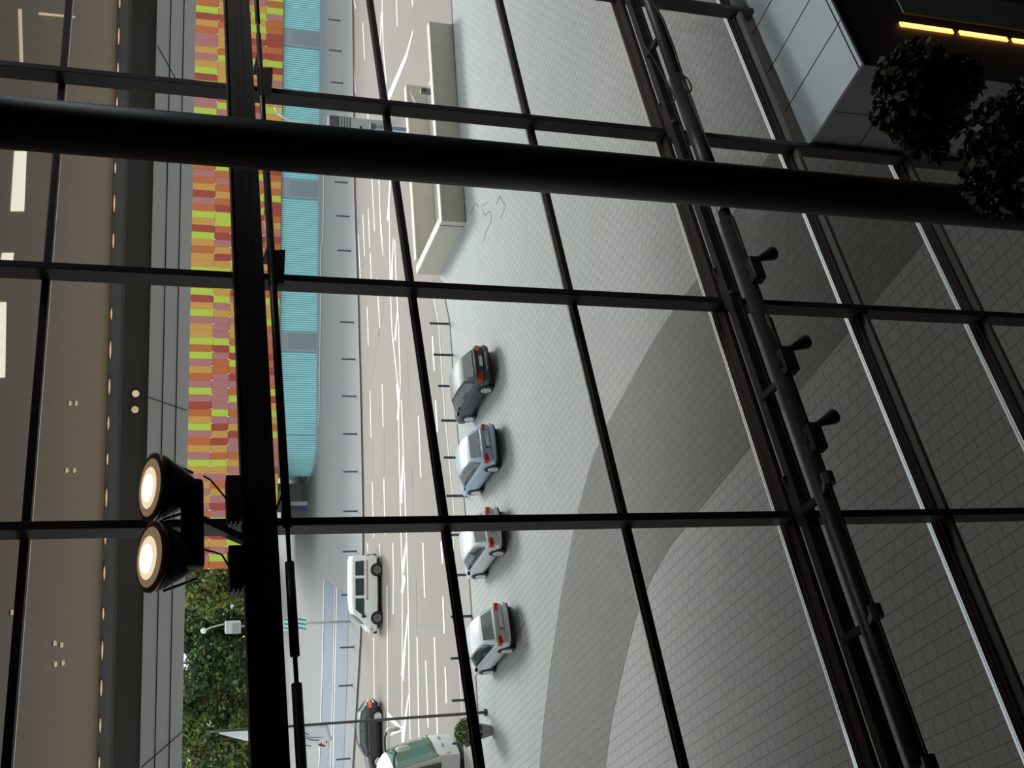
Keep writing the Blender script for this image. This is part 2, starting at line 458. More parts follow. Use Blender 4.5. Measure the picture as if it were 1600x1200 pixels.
mb.add([tuple(gz(p)[:2])+(RZ+0.007,) for p in [(610,1072),(624,1080),(626,1092),(611,1084)]], [(0,1,2,3)])
tag(mb.build('road_joint_lines', M_crack), 'dark tar joints in the road surface', kind='structure')

# ---- building shell around the viewer
ZF, ZC = 5.2, 17.4                                   # floor of the hall, top of the glass
SL, SR = -2.8, 14.4
def fbox(s0, s1, d0, d1, z0, z1, name, m, **k):
    c = FL((s0+s1)/2, (d0+d1)/2, (z0+z1)/2)
    hx, hy, hz = abs(s1-s0)/2, abs(d1-d0)/2, abs(z1-z0)/2
    return MB().box((-hx,-hy,-hz),(hx,hy,hz)).build(name, m, loc=c, rot=FA, **k)
tag(fbox(SL,SR,-6,D-0.28,ZF-0.4,ZF,'floor',M_floorin), 'dark floor of the hall', kind='structure')
tag(fbox(SL,SR,-6,D-0.02,ZC+0.05,ZC+0.4,'ceiling',M_wallin), 'dark ceiling over the hall', kind='structure')
tag(fbox(SL,SR,-6.3,-6,ZF-0.4,ZC+0.4,'wall_back',M_wallin), 'dark wall behind the viewer', kind='structure')
tag(fbox(SL-0.3,SL,-6.3,D+0.02,ZF-0.4,ZC+0.4,'wall_left',M_wallin), 'dark end wall of the hall', kind='structure')
tag(fbox(SR,SR+0.3,-6.3,D+0.02,ZF-0.4,ZC+0.4,'wall_right',M_wallin), 'dark end wall of the hall beside the ledge', kind='structure')
tag(fbox(SL-0.3,SR+0.3,D-0.26,D+0.04,0,ZF+0.0,'wall_front',M_grey2), 'grey wall below the glass front', kind='structure')

tag(fbox(-76,SL-0.32,D-0.3,D+0.03,0,ZC+0.3,'wall_facade_left',M_ledge_front), 'unseen dark building front added past the hall on one side against sky light', kind='structure')  # unseen fronts added to block sky light from behind the hall
tag(fbox(SR+0.32,59,D-0.3,D+0.03,0,ZC+0.3,'wall_facade_right',M_ledge_front), 'unseen dark building front added past the hall on the other side against sky light', kind='structure')

# ---- the glass front: mullions, transoms, panes
mull_s = [x*D for x in (-0.085, 0.215, 0.515, 0.8157, 1.116, 1.42, 1.72)]
tr_z = [EYE.z + D*z for z in (0.292, 0.092, -0.116, -0.300, -0.498, -0.691, -0.893, -1.085)]
nm = 0
for i, s in enumerate(mull_s):
    nm += 1
    lab = ['%s upright of the glass front' % w for w in ('dark outermost', 'dark next-to-outermost', 'dark steel floodlight-side', 'dark steel car-side', 'dark steel column-side', 'dark steel ledge-side', 'dark last')][i]
    tag(fbox(s-0.03, s+0.03, D-0.20, D-0.06, ZF, ZC, 'trim_%d' % nm, M_frame, bevel=0.006), lab, kind='structure')
for i, z in enumerate(tr_z):
    nm += 1
    o = fbox(SL, SR, D-0.058, D+0.03, z-0.026, z+0.026, 'trim_%d' % nm, M_frame, bevel=0.005)
    tag(o, 'dark crossbar %d of the glass front' % (i+1), kind='structure')
    x_ = (SR-SL)/2
    cs_ = [(0.010,0.034),(0.085,0.010),(0.085,-0.030),(0.010,-0.030)]
    b = MB().loft([[(-x_,y,z_) for y, z_ in cs_], [(x_,y,z_) for y, z_ in cs_]], closed=True).build('cover_cap', M_alu, parent=o, fix=True)
    if i >= 5:
        MB().box((-x_, -0.150 if i == 5 else -0.085, -0.026), (x_, -0.028, 0.018)).build('inner_flange', M_frame, parent=o)
    b['label'] = 'bright aluminium cover cap'
    if i >= 6:
        MB().box((-(SR-SL)/2, -0.165, -0.05), ((SR-SL)/2, -0.085, -0.012)).build('inner_sill', M_sill, parent=o)
cols = [SL] + mull_s[0:] + [SR]
rows = [ZC] + tr_z + [ZF]
nw = 0
for i in range(len(cols)-1):
    for j in range(len(rows)-1):
        if cols[i+1]-cols[i] < 0.1: continue
        nw += 1
        a = 0.0
        c = FL((cols[i]+cols[i+1])/2, D, (rows[j]+rows[j+1])/2)
        hx = (cols[i+1]-cols[i])/2 - 0.002; hz = (rows[j]-rows[j+1])/2 - 0.026
        o = MB().add([(-hx,0,-hz),(hx,0,-hz),(hx,0,hz),(-hx,0,hz)], [(0,1,2,3)]).build('window_%d' % nw, M_glass, loc=c, rot=FA)
        tag(o, 'clear pane of the glass front', kind='structure')

# ---- canopy roof over the plaza
SLP = 0.1228
ED = Vector((1, SLP, 0)).normalized()
def zsof(p):                                         # height of the soffit above point p
    dist = (44 + SLP*p[0] - p[1]) / math.sqrt(1+SLP*SLP)
    return 16.0 + 0.042*max(dist, 0)
e_l, e_r = Vector((-80, 44-80*SLP, 0)), Vector((60, 44+60*SLP, 0))
f_l, f_r = FL(-75, D+0.06, 0), FL(58, D+0.06, 0)
canopy = thing('canopy_roof', 'huge canopy roof with brown underside spanning over the plaza', 'canopy', (0, 44, 13.2))
def cb(m, name, mats, **k):
    for v in m.v: v -= Vector((0, 44, 13.2))
    return m.build(name, mats, parent=canopy, **k)
mb = MB(); NU, NV = 24, 16
for iu in range(NU+1):
    for iv in range(NV+1):
        u, v = iu/NU, iv/NV
        p = (e_l.lerp(e_r, u)).lerp(f_l.lerp(f_r, u), v)
        mb.v.append(Vector((p.x, p.y, zsof(p))))
for iu in range(NU):
    for iv in range(NV):
        a = iu*(NV+1)+iv
        mb.f.append((a, a+1, a+NV+2, a+NV+1)); mb.m.append(0)
mb2 = MB(); mb2.v = [v.copy() for v in mb.v]; mb2.f, mb2.m = list(mb.f), list(mb.m)
cb(mb, 'soffit', M_soffit)
for v in mb2.v: v.z += 0.9
cb(mb2, 'roof_deck', M_fargrey)
def eslab(z0, z1, off0, off1, name, m, lean=0.0):
    q = Vector((-ED.y, ED.x, 0))                      # outwards
    a, b = e_l, e_r
    vs = [a+q*(off0+lean), b+q*(off0+lean), b+q*(off1+lean), a+q*(off1+lean)]
    vt = [a+q*off0, b+q*off0, b+q*off1, a+q*off1]
    return cb(MB().add([(v.x,v.y,z0) for v in vs]+[(v.x,v.y,z1) for v in vt], [(3,2,1,0),(4,5,6,7),(0,1,5,4),(1,2,6,5),(2,3,7,6),(3,0,4,7)]), name, m)
eslab(15.50, 16.95, 0.0, 0.5, 'edge_band', M_band)
eslab(14.55, 15.50, 0.10, 0.5, 'recessed_band', M_band2)
LEAN = 3.2
zb_f = 15 - (15-13.15)*(44+LEAN)/44
eslab(zb_f, 14.58, 0.0, 0.5, 'fascia', M_fascia, lean=LEAN)
mb = MB()
q = Vector((-ED.y, ED.x, 0))
def onedge(px, py):
    d = ray(px, py); k = 44/(d.y - SLP*d.x); return EYE + d*k
def onfascia(px, py):                                # point on the leaning fascia
    d = ray(px, py); A0 = Vector((0, 44, 14.58)); sl = Vector((-ED.y, ED.x, 0))*LEAN + Vector((0,0,zb_f-14.58))
    nn = ED.cross(sl).normalized(); k = (A0-EYE).dot(nn)/d.dot(nn); return EYE + d*k
for f in (0.33, 0.67):
    q3 = q*(LEAN*f-0.01); z = 14.58 + (zb_f-14.58)*f - 0.012
    a, b = e_l + q3, e_r + q3
    mb.bar((a.x,a.y,z),(b.x,b.y,z), 0.03, 0.035)
for p0, p1 in (((246,72),(279,132)), ((229,620),(291,641)), ((285,1143),(221,1199))):
    mb.bar(onfascia(*p0), onfascia(*p1), 0.03, 0.05)
cb(mb, 'panel_joint', M_seam)
mb = MB()
a, b = e_l - q*0.012, e_r - q*0.012
mb.bar((a.x,a.y,15.52),(b.x,b.y,15.52), 0.03, 0.06)
cb(mb, 'bright_edge_trim', mat('pale_trim', (0.30, 0.36, 0.40), 0.4))
# lamps under the canopy, with glass reflections built as glowing panels
def on_soffit(px, py):
    d = ray(px, py); r = math.sqrt(1+SLP*SLP); c = 0.042
    # EYE.z + k dz = 16 + c*(44 + SLP*k dx - k dy)/r
    k = (16 - EYE.z + c*44/r) / (d.z - c*(SLP*d.x - d.y)/r)
    return EYE + d*k
def soffit_panel(quad, label, m=M_reflpanel):  # glowing panels imitate interior lights reflected in the glass
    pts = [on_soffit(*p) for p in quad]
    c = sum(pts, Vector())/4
    t = thing('reflection_panel', label, 'light', c - Vector((0,0,0.06)), 0, 'glass reflections built as glowing panels')
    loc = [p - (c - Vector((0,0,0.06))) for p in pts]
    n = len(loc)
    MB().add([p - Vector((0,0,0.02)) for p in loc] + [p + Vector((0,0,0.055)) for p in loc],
             [(3,2,1,0),(4,5,6,7),(0,1,5,4),(1,2,6,5),(2,3,7,6),(3,0,4,7)]).build('glow_face', m, parent=t, fix=True)
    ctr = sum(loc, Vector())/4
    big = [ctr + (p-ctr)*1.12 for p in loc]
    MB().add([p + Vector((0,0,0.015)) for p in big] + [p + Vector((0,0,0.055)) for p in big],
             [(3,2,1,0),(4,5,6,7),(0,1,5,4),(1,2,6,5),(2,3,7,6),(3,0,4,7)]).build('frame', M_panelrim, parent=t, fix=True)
soffit_panel([(22,236),(40,236),(36,330),(16,330)], 'long white glass reflection built as a panel under the canopy, beside the black column')
soffit_panel([(3,395),(20,395),(16,424),(-3,424)], 'short white glass reflection built as a panel under the canopy, second from the black column')
soffit_panel([(-14,472),(8,472),(6,590),(-20,590)], 'white glass reflection built as a panel at the picture edge, third from the black column')
soffit_panel([(28,14),(32,14),(35,115),(31,115)], 'thin dim reflection streak built under the canopy behind the column', M_glint)
soffit_panel([(60,19),(116,25),(116,28),(60,23)], 'slim dim reflection streak farthest along the canopy', M_glint)
soffit_panel([(60,101),(116,106),(116,110),(60,105)], 'slim dim reflection streak just above the column-side upright', M_glint)
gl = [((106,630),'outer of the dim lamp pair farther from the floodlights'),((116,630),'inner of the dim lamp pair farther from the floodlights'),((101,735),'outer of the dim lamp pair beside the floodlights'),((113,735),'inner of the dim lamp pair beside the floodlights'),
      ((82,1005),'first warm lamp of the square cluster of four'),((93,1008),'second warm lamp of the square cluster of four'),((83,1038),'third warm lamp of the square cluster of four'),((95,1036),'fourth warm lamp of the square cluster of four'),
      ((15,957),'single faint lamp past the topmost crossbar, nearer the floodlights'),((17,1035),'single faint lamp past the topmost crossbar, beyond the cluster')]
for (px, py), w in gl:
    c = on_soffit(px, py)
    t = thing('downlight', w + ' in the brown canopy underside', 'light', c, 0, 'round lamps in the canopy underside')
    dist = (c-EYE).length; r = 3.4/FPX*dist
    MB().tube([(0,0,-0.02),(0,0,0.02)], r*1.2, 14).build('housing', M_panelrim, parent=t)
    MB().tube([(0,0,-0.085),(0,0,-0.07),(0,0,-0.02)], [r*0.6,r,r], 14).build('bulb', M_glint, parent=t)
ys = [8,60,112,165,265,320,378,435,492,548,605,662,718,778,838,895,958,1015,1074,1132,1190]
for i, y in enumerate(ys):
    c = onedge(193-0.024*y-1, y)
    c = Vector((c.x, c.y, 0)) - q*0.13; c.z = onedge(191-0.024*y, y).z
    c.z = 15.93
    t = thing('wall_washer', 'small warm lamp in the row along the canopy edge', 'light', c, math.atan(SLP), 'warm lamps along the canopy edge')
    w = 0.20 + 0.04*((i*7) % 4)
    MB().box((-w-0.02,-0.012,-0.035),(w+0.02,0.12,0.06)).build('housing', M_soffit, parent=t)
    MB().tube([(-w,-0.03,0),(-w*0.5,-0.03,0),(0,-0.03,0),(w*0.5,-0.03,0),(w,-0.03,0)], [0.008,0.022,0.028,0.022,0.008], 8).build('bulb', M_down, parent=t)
for k, (px, py) in enumerate([(212,615),(211,640)]):  # glowing discs imitate the two floodlights reflected in the glass
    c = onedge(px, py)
    t = thing('floodlight_reflection', ['brighter','dimmer'][k] + ' glowing disc imitating a floodlight reflection on the dark canopy edge band', 'lamp', c - q*0.02, math.atan(SLP), 'glowing discs for the floodlight reflections')
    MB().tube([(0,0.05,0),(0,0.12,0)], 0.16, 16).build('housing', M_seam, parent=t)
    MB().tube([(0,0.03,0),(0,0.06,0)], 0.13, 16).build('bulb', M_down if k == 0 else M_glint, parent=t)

# ================================================================== STEEL IN THE HALL
# round column
s_c, d_c = 5.24, 5.0
t = thing('steel_column', 'thick round black column standing right before the viewer inside the glass', 'column', FL(s_c, d_c, ZF), FA)
MB().tube([(0,0,0.0),(0,0,ZC+0.05-ZF)], 0.152, 40).build('shaft', M_column, parent=t, smooth=True)
MB().tube([(0,0,0),(0,0,0.05)], 0.24, 32).build('base_plate', M_column, parent=t)
MB().tube([(0,0,ZC-ZF-0.03),(0,0,ZC-ZF+0.05)], 0.22, 32).build('cap_plate', M_column, parent=t)

def horiz(name, label, cat, z, d, parts):
    """a member running along the glass front; parts: (part name, function(MB), material)"""
    o = thing(name, label, cat, FL(5.0, d, z), FA)
    for pn, fn, m, sm in parts:
        mb = MB(); fn(mb); mb.build(pn, m, parent=o, smooth=sm)
    return o
# upper beam: three parallel hollow sections side by side
zu = EYE.z - 0.776
def upper_rails(mb):
    for dz, dd, h in ((0.062,0.0,0.088),(-0.004,0.0,0.066),(-0.066,0.0,0.082)):
        mb.box((SL-5,dd-0.06,dz-h/2+0.004),(SR-5,dd+0.05,dz+h/2-0.004))
horiz('horizontal_beam', 'black ribbed steel beam crossing the glass front at eye level, carrying the floodlights', 'beam', zu, 6.72,
      [('beam_body', upper_rails, M_beam, False),
       ('lower_flange', lambda mb: mb.box((SL-5,-0.068,-0.110),(SR-5,0.055,-0.103)), M_frame, False),
       ('upper_flange', lambda mb: mb.box((SL-5,-0.068,0.101),(SR-5,0.055,0.108)), M_frame, False)])
# tie rod hanging under the upper beam
dR = 6.42
zr = EYE.z - 0.915
rod = thing('tie_rod', 'slim black tie rod with turnbuckles running just under the floodlight beam', 'rod', FL(5.0, dR, zr), FA)
segs = [(14.0,8.45,.021),(8.45,8.30,.014),(8.30,7.62,.025),(7.45,6.62,.022),(6.62,6.55,.013),(6.55,5.55,.026),(5.2,4.15,.030),(3.32,3.12,.016),(3.10,2.53,.030),(2.50,2.34,.016),(2.33,-2.6,.031)]
mb = MB()
mb.tube([(13.9-5,0,0),(-2.6-5,0,0)], 0.014, 10)
mb.build('core_rod', M_beam, parent=rod, smooth=True)
for a, b, r in [(13.9,8.20,.021),(8.05,6.62,.022),(6.50,3.36,.028),(3.12,2.52,.029),(2.35,-2.6,.031)]:
    MB().tube([(a-5,0,0),(b-5,0,0)], r, 14).build('sleeve', M_beam, parent=rod, smooth=True)
for px, py, in ((412,135),(434,428)):
    s, z = FP(px, py, dR)
    MB().add([(s+0.20-5,-.02,.03),(s-0.12-5,-.02,.03),(s-0.10-5,-.02,-.075),(s+0.22-5,-.02,-.10),
              (s+0.20-5,.02,.03),(s-0.12-5,.02,.03),(s-0.10-5,.02,-.075),(s+0.22-5,.02,-.10)],
             [(0,1,2,3),(7,6,5,4),(0,4,5,1),(1,5,6,2),(2,6,7,3),(3,7,4,0)]).build('gusset', M_frame, parent=rod, fix=True)
for s in mull_s[2:6]:
    MB().bar((s-5,0.0,0),(s-5,6.64-dR,0.02), 0.035, 0.035).build('bracket', M_beam, parent=rod)
# lower beam
z_lo = EYE.z - 4.858
horiz('horizontal_beam', 'black steel beam low on the glass front, seen from above', 'beam', z_lo, 6.72,
      [('beam_body', lambda mb: mb.box((SL-5,-0.055,-0.055),(SR-5,0.03,0.045)), M_beam, False),
       ('edge_rib', lambda mb: mb.box((SL-5,-0.066,-0.060),(SR-5,-0.055,-0.035)), M_frame, False)])
for s in mull_s[2:6]:
    nmn = 'bracket'
lowb = [o for o in COL.objects if o.name.startswith('horizontal_beam')][-1]
for s in mull_s[2:7]:
    mb = MB()
    mb.box((s-0.11-5, 0.02, -0.05),(s+0.16-5, 0.085, 0.03))
    mb.bar((s+0.16-5, 0.06, 0.0),(s+0.30-5, 0.02, 0.05), 0.04, 0.05)
    mb.build('bracket', M_beam, parent=lowb)
    MB().tube([(s-0.02-5,-0.075,0.02),(s-0.02-5,-0.05,0.02)], 0.022, 12).build('bolt', M_alu, parent=lowb)
# pipe rail beside the lower beam
dP = 6.40
zp = EYE.z - 4.845
pipe = thing('pipe_rail', 'black round pipe rail parallel to the low beam, carrying small spotlights', 'rail', FL(5.0, dP, zp), FA)
def pipe_seg(a, b, r, name='pipe', m=M_beam, n=20):
    MB().tube([(a-5,0,0),(b-5,0,0)], r, n).build(name, m, parent=pipe, smooth=True)
pipe_seg(13.9, 7.95, 0.062)
pipe_seg(8.10, 6.50, 0.076, 'sleeve')
pipe_seg(6.50, 6.28, 0.055)
pipe_seg(6.28, SL, 0.068)
mb = MB()
s0 = 6.42
mb.box((s0-0.07-5,-0.070,0.03),(s0+0.07-5,-0.02,0.072)); 
mb.build('joint_plate', M_alu, parent=pipe)
# spacer arms from beam through the pipe to the cable
dC, zc = 6.14, EYE.z - 4.735
for px, py in ((1022,74),(1200,610),(1262,790),(1330,990)):
    s, z = FP(px, py, 6.55)
    MB().bar((s-5, 0.27, 0.05),(s-5, 0.06, 0.02), 0.05, 0.045).build('spacer_arm', M_frame, parent=pipe)
clamps = []
for px, py in ((1305,748),(1380,955),(1455,1192)):
    s, z = FP(px, py, dC)
    clamps.append(s)
    MB().bar((s-5,-0.05,0.02),(s-5, dC-dP, zc-zp), 0.05, 0.05).build('spacer_arm', M_frame, parent=pipe)
    MB().tube([(s-0.045-5, dC-dP, zc-zp),(s+0.045-5, dC-dP, zc-zp)], 0.045, 12).build('clamp', M_beam, parent=pipe)
cab = thing('steel_cable', 'thin black steel cable stretched along the viewer side of the pipe rail', 'cable', FL(5.0, dC, zc), FA)
sA = FP(1182,478,dC)[0]
MB().tube([(sA-5,0.10,-0.05),(sA-0.25-5,0.04,-0.02),(sA-0.5-5,0,0),(0,0,0),(-2-5+2,0,0),(SL+0.05-5,0,0)], 0.0085, 8).build('strand', M_beam, parent=cab, smooth=True)
MB().tube([(sA-5,0.10,-0.05),(sA-0.12-5,0.07,-0.035),(sA-0.22-5,0.05,-0.025)], [.016,.022,.012], 8).build('end_fitting', M_frame, parent=cab, smooth=True)
sA2 = FP(1060,112,dC)[0]
cab2 = thing('steel_cable', 'thin black cable looping behind the column and ending in an eye on the pipe rail', 'cable', FL(sA2, dC, zc), FA)
MB().tube([(0,0.06,-0.03),(0.35,0.0,0),(0.75,0,0.01),(1.15,0.02,0.05),(1.5,0.0,0.09),(2.2,0.0,0.02),(4.0,0.0,0.0)], 0.010, 8).build('strand', M_beam, parent=cab2, smooth=True)
eye = [(0.0+0.10*math.cos(a)-0.10, 0.05+0.0*math.sin(a), -0.04+0.035*math.sin(a)) for a in [2*PI*k/14 for k in range(15)]]
MB().tube(eye, 0.009, 8, cap=False).build('eye', M_frame, parent=cab2, smooth=True)
s5 = FP(1030,110,6.52)[0]
cab3 = thing('steel_cable', 'short slack cable drooping between low beam and pipe rail beside the column', 'cable', FL(s5, 6.54, zp+0.03), FA)
MB().tube([(0.45,0.05,0.05),(0.2,0.02,0.03),(0.0,0.0,0.015),(-0.25,-0.03,0.0),(-0.38,-0.01,-0.03),(-0.42,0.03,0.0)], 0.009, 8).build('strand', M_beam, parent=cab3, smooth=True)
# small spotlights clamped on the pipe
spots = [(1172,418,1196,410,'nearest the column'),(1225,560,1243,543,'in the middle of the three'),(1268,680,1283,657,'nearest the cable clamp')]
for bx, by, hx, hy, w in spots:
    s, z = FP(bx, by, 6.28)
    t = thing('spotlight', 'small black cone spotlight clamped on the pipe rail, ' + w, 'spotlight', FL(s, dP, zp), FA, 'cone spotlights on the pipe rail')
    MB().box((-0.13,-0.16,-0.075),(0.10,-0.06,0.03)).build('gear_box', M_beam, parent=t, bevel=0.012)
    MB().tube([(-0.02,0,0),(-0.02,-0.09,0)], 0.05, 14).build('clamp', M_frame, parent=t)
    dr = Vector((0.12,-0.03,-0.30)).normalized()
    a = Vector((0.09,-0.115,-0.05))
    MB().tube([a-dr*0.05, a, a+dr*0.04, a+dr*0.19, a+dr*0.21], [0.016,0.020,0.025,0.060,0.057], 18).build('lamp_head', mat('spot_head_grey', (0.035,0.032,0.03), 0.45), parent=t, smooth=True)

# twin floodlights and their gear on the upper beam
dF = 6.30
for k, (lx, ly, which) in enumerate([(243,762,'column-side'),(243,870,'outer')]):
    s, z = FP(lx, ly, dF)
    t = thing('floodlight', ['upper of the pair of bronze round floodlights, beside the grey fascia', 'lower of the pair of bronze round floodlights, against the trees'][k], 'floodlight', FL(s, dF, z-0.20), FA, 'round floodlights on the upper beam')
    ax = Vector((-0.09, -0.34, 0.98)).normalized() if k == 0 else Vector((-0.10, -0.38, 0.96)).normalized()
    c = Vector((0, 0, 0.20))
    R0 = 0.205
    MB().tube([c-ax*0.28, c-ax*0.24, c-ax*0.13, c-ax*0.03, c+ax*0.012], [0.05,0.075,0.145,0.20,R0], 32).build('reflector_body', mat('dark_bronze_body', (0.03,0.024,0.02), 0.35, metal=0.4), parent=t, smooth=True)
    MB().tube([c+ax*0.008, c+ax*0.03, c+ax*0.032], [R0*1.02, R0*1.02, R0*0.93], 32).build('bezel', M_reflector, parent=t, smooth=True)
    # dished lens: three rings, hot in the middle
    x = ax.cross(Vector((1,0,0))).normalized(); y = ax.cross(x)
    mb = MB()
    rr = [(0.94,0,0.034),(0.86,0,0.036),(0.62,1,0.040),(0.42,2,0.044),(0.30,3,0.050)]
    prev = None
    for fr, mi, h in rr:
        off = (x*0.02 if k == 0 else x*0.05) * (1-fr)
        ring = [c + ax*h + off + (x*math.cos(2*PI*q2/28)+y*math.sin(2*PI*q2/28))*R0*fr for q2 in range(28)]
        o0 = len(mb.v); mb.v += ring
        if prev is not None:
            for q2 in range(28):
                mb.f.append((prev+q2, prev+(q2+1)%28, o0+(q2+1)%28, o0+q2)); mb.m.append(mi)
        prev = o0
    mb.f.append(tuple(range(prev, prev+28))); mb.m.append(3)
    mb.build('lens', [M_reflector, mat('flood_lens_rim', (0.5,0.35,0.2), 0.3, emit=(0.75,0.52,0.30), estr=0.20), M_lens, M_lenshot], parent=t, smooth=True)
    for sg in (-1, 1):
        sd = (y*sg)
        mb = MB()
        mb.bar(c+sd*R0*1.04-ax*0.03, c+sd*0.125-ax*0.25, 0.012, 0.016, up=tuple(ax))
        mb.build('clip', M_clip, parent=t)
    sb, zb2 = FP(300, 768 if k == 0 else 878, dF)
    MB().tube([c-ax*0.26, Vector((sb-s, 0, zb2-(z-0.20)))], 0.045, 14).build('neck', M_beam, parent=t, smooth=True)
sa_, za_ = FP(300, 752, dF); sb_, zb_ = FP(301, 890, dF)
t = thing('mounting_bar', 'black mounting bar joining the two round floodlights', 'bar', FL((sa_+sb_)/2, dF, (za_+zb_)/2), FA)
MB().box((-(sa_-sb_)/2,-0.05,-0.066),((sa_-sb_)/2,0.05,0.066)).build('bar_body', M_beam, parent=t, bevel=0.025)
MB().bar((0.05,0.0,0.0),(0.05,0.40,-0.42), 0.05, 0.05).build('support_arm', M_beam, parent=t)
for k, (x0, x1, y0, y1) in enumerate([(353,377,749,820),(357,388,858,925)]):
    d = 6.62
    s0_, z0_ = FP((x0+x1)/2, y0, d); s1_, z1_ = FP((x0+x1)/2, y1, d)
    zt = FP(x0, (y0+y1)/2, d)[1]; zb3 = zu + 0.12
    sc = (s0_+s1_)/2; hw = abs(s0_-s1_)/2
    t = thing('ballast_box', ['black finned ballast box on the beam below the upper floodlight', 'black finned ballast box on the beam below the lower floodlight'][k], 'box', FL(sc, d, zb3), FA, 'ballast boxes for the floodlights')
    MB().box((-hw*0.86,-0.06,-0.01),(hw,0.06,zt-zb3)).build('case', M_beam, parent=t, bevel=0.006)
    for i in range(6):
        zz = 0.01 + i*(zt-zb3-0.02)/5.2
        MB().box((-hw-(0.02 if i % 2 else 0),-0.05,zz-0.006),(-hw*0.86,0.05,zz+0.006)).build('fin', M_beam, parent=t)
    sl_, zl_ = FP(316, 762 if k == 0 else 876, d)
    p0 = Vector((sl_-sc, -0.15, zl_-zb3)); p1 = Vector((0.0, -0.02, zt-zb3-0.01))
    mid = (p0+p1)/2 + Vector((0.03,0,-0.03 if k else 0.01))
    MB().tube([p0, p0.lerp(mid,.5)+Vector((0,0,-0.01)), mid, mid.lerp(p1,.6), p1], 0.006, 6).build('power_cord', M_black, parent=t, smooth=True)

# ---- the clad ledge beside the glass, with light slots
bs, bd, bz = 7.86, 5.79, EYE.z - 6.452
led = thing('clad_ledge', 'grey clad ledge block with pale top built against the inside of the glass', 'ledge', FL(bs, bd, ZF), FA)
LW, LD, LH = SR-0.02-bs, D-0.215-bd, bz-ZF
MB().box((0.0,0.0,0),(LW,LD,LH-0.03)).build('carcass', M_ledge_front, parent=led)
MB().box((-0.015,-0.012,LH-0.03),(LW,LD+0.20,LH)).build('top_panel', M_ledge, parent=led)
mb = MB()
for px, py in ((1270,85),(1233,0),(1217,152)):
    pass
for s in (0.62, 1.24, 1.86, 2.48, 3.1):
    mb.box((s-0.006,-0.01,LH),(s+0.006,LD+0.18,LH+0.003))
mb.box((-0.01,0.03,LH),(LW,0.045,LH+0.004))
mb.build('top_joint', M_seam, parent=led)
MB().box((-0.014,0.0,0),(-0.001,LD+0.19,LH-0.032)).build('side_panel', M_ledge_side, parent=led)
mb = MB()
mb.box((-0.017,0.0,LH-0.56),(-0.0145,LD+0.19,LH-0.55)); mb.box((-0.017,0.58,0.0),(-0.0145,0.588,LH-0.04))
mb.build('side_joint', M_seam, parent=led)
ls = 8.557-bs
for z0, z1 in ((-7.18,-7.74),(-7.80,-8.30)):
    pass
slots = [(1405,1488),(1499,1574),(1583,1668)]
for a, b in slots:
    za = FP(a, 38+(a-1405)*0.164, bd)[1]-ZF; zb4 = FP(b, 38+(b-1405)*0.164, bd)[1]-ZF
    za, zb4 = min(za, LH-0.1), max(zb4, 0.02)
    if za - zb4 < 0.05: continue
    MB().box((ls-0.028,-0.022,zb4),(ls+0.028,-0.002,za)).build('light_slot', M_led, parent=led)
    MB().box((ls-0.012,-0.026,zb4+0.02),(ls+0.012,-0.021,za-0.02)).build('light_core', M_ledcore, parent=led)
# dark glazed hatches and a pale sill on the viewer side of the ledge
for (s0, s1, z0, z1, m) in ((9.3-bs,9.62-bs,LH-1.05,LH-0.62,M_ledge_side),(9.70-bs,10.6-bs,LH-1.5,LH-0.62,M_band2),(8.75-bs,9.22-bs,0.05,LH-0.85,M_band2)):
    MB().box((s0,-0.02,max(z0,0.02)),(s1,-0.003,z1)).build('hatch', m, parent=led)
MB().box((9.30-bs,-0.035,LH-0.60),(9.9-bs,-0.005,LH-0.57)).build('sill_strip', M_alu, parent=led)

# ---- unseen lamp added to brighten the ledge and the hall steel
t = thing('added_fill_lamp', 'unseen fill lamp added over the clad ledge to brighten it', 'lamp', FL(9.4, 5.0, ZC), FA)
MB().box((-1.25,-0.65,-0.10),(1.25,0.65,0.05)).build('housing', M_beam, parent=t)
MB().box((-1.2,-0.6,-0.11),(1.2,0.6,-0.10)).build('glow_face', mat('fill_lamp_face', (0.9,0.95,1), 0.5, emit=(0.88,0.97,1.0), estr=4.0), parent=t)
hl = bpy.data.lights.new('added_fill_light', 'AREA'); hl.energy = 60; hl.shape = 'RECTANGLE'; hl.size = 2.4; hl.size_y = 1.2; hl.spread = R_(100); hl.color = (0.9, 0.98, 1.0)
ho = bpy.data.objects.new('added_fill_light', hl); COL.objects.link(ho); ho.parent = t; ho.location = (0,0,-0.15)

# ================================================================== PLANTS
def leaves(mb, c, rad, n, size, mats_n, rng, flat=0.75, shell=0.55):
    for i in range(n):
        while True:
            p = Vector((rng.uniform(-1,1), rng.uniform(-1,1), rng.uniform(-1,1)))
            l = p.length
            if shell*rng.random() < l <= 1 and l > 0.15: break
        p = Vector((p.x*rad[0], p.y*rad[1], p.z*rad[2])) + c
        d = Vector((rng.gauss(0,1), rng.gauss(0,1), rng.gauss(0,0.8))).normalized()
        e = d.cross(Vector((rng.gauss(0,1), rng.gauss(0,1), rng.gauss(0,1)))).normalized()
        s = size*rng.uniform(0.6, 1.35)
        a, b = d*s, e*s*0.5
        mi = rng.choices(range(len(mats_n)), mats_n)[0]
        mb.add([p-a*0.5, p+b*0.55, p+a*0.5, p-b*0.55], [(0,1,2,3)], mi)

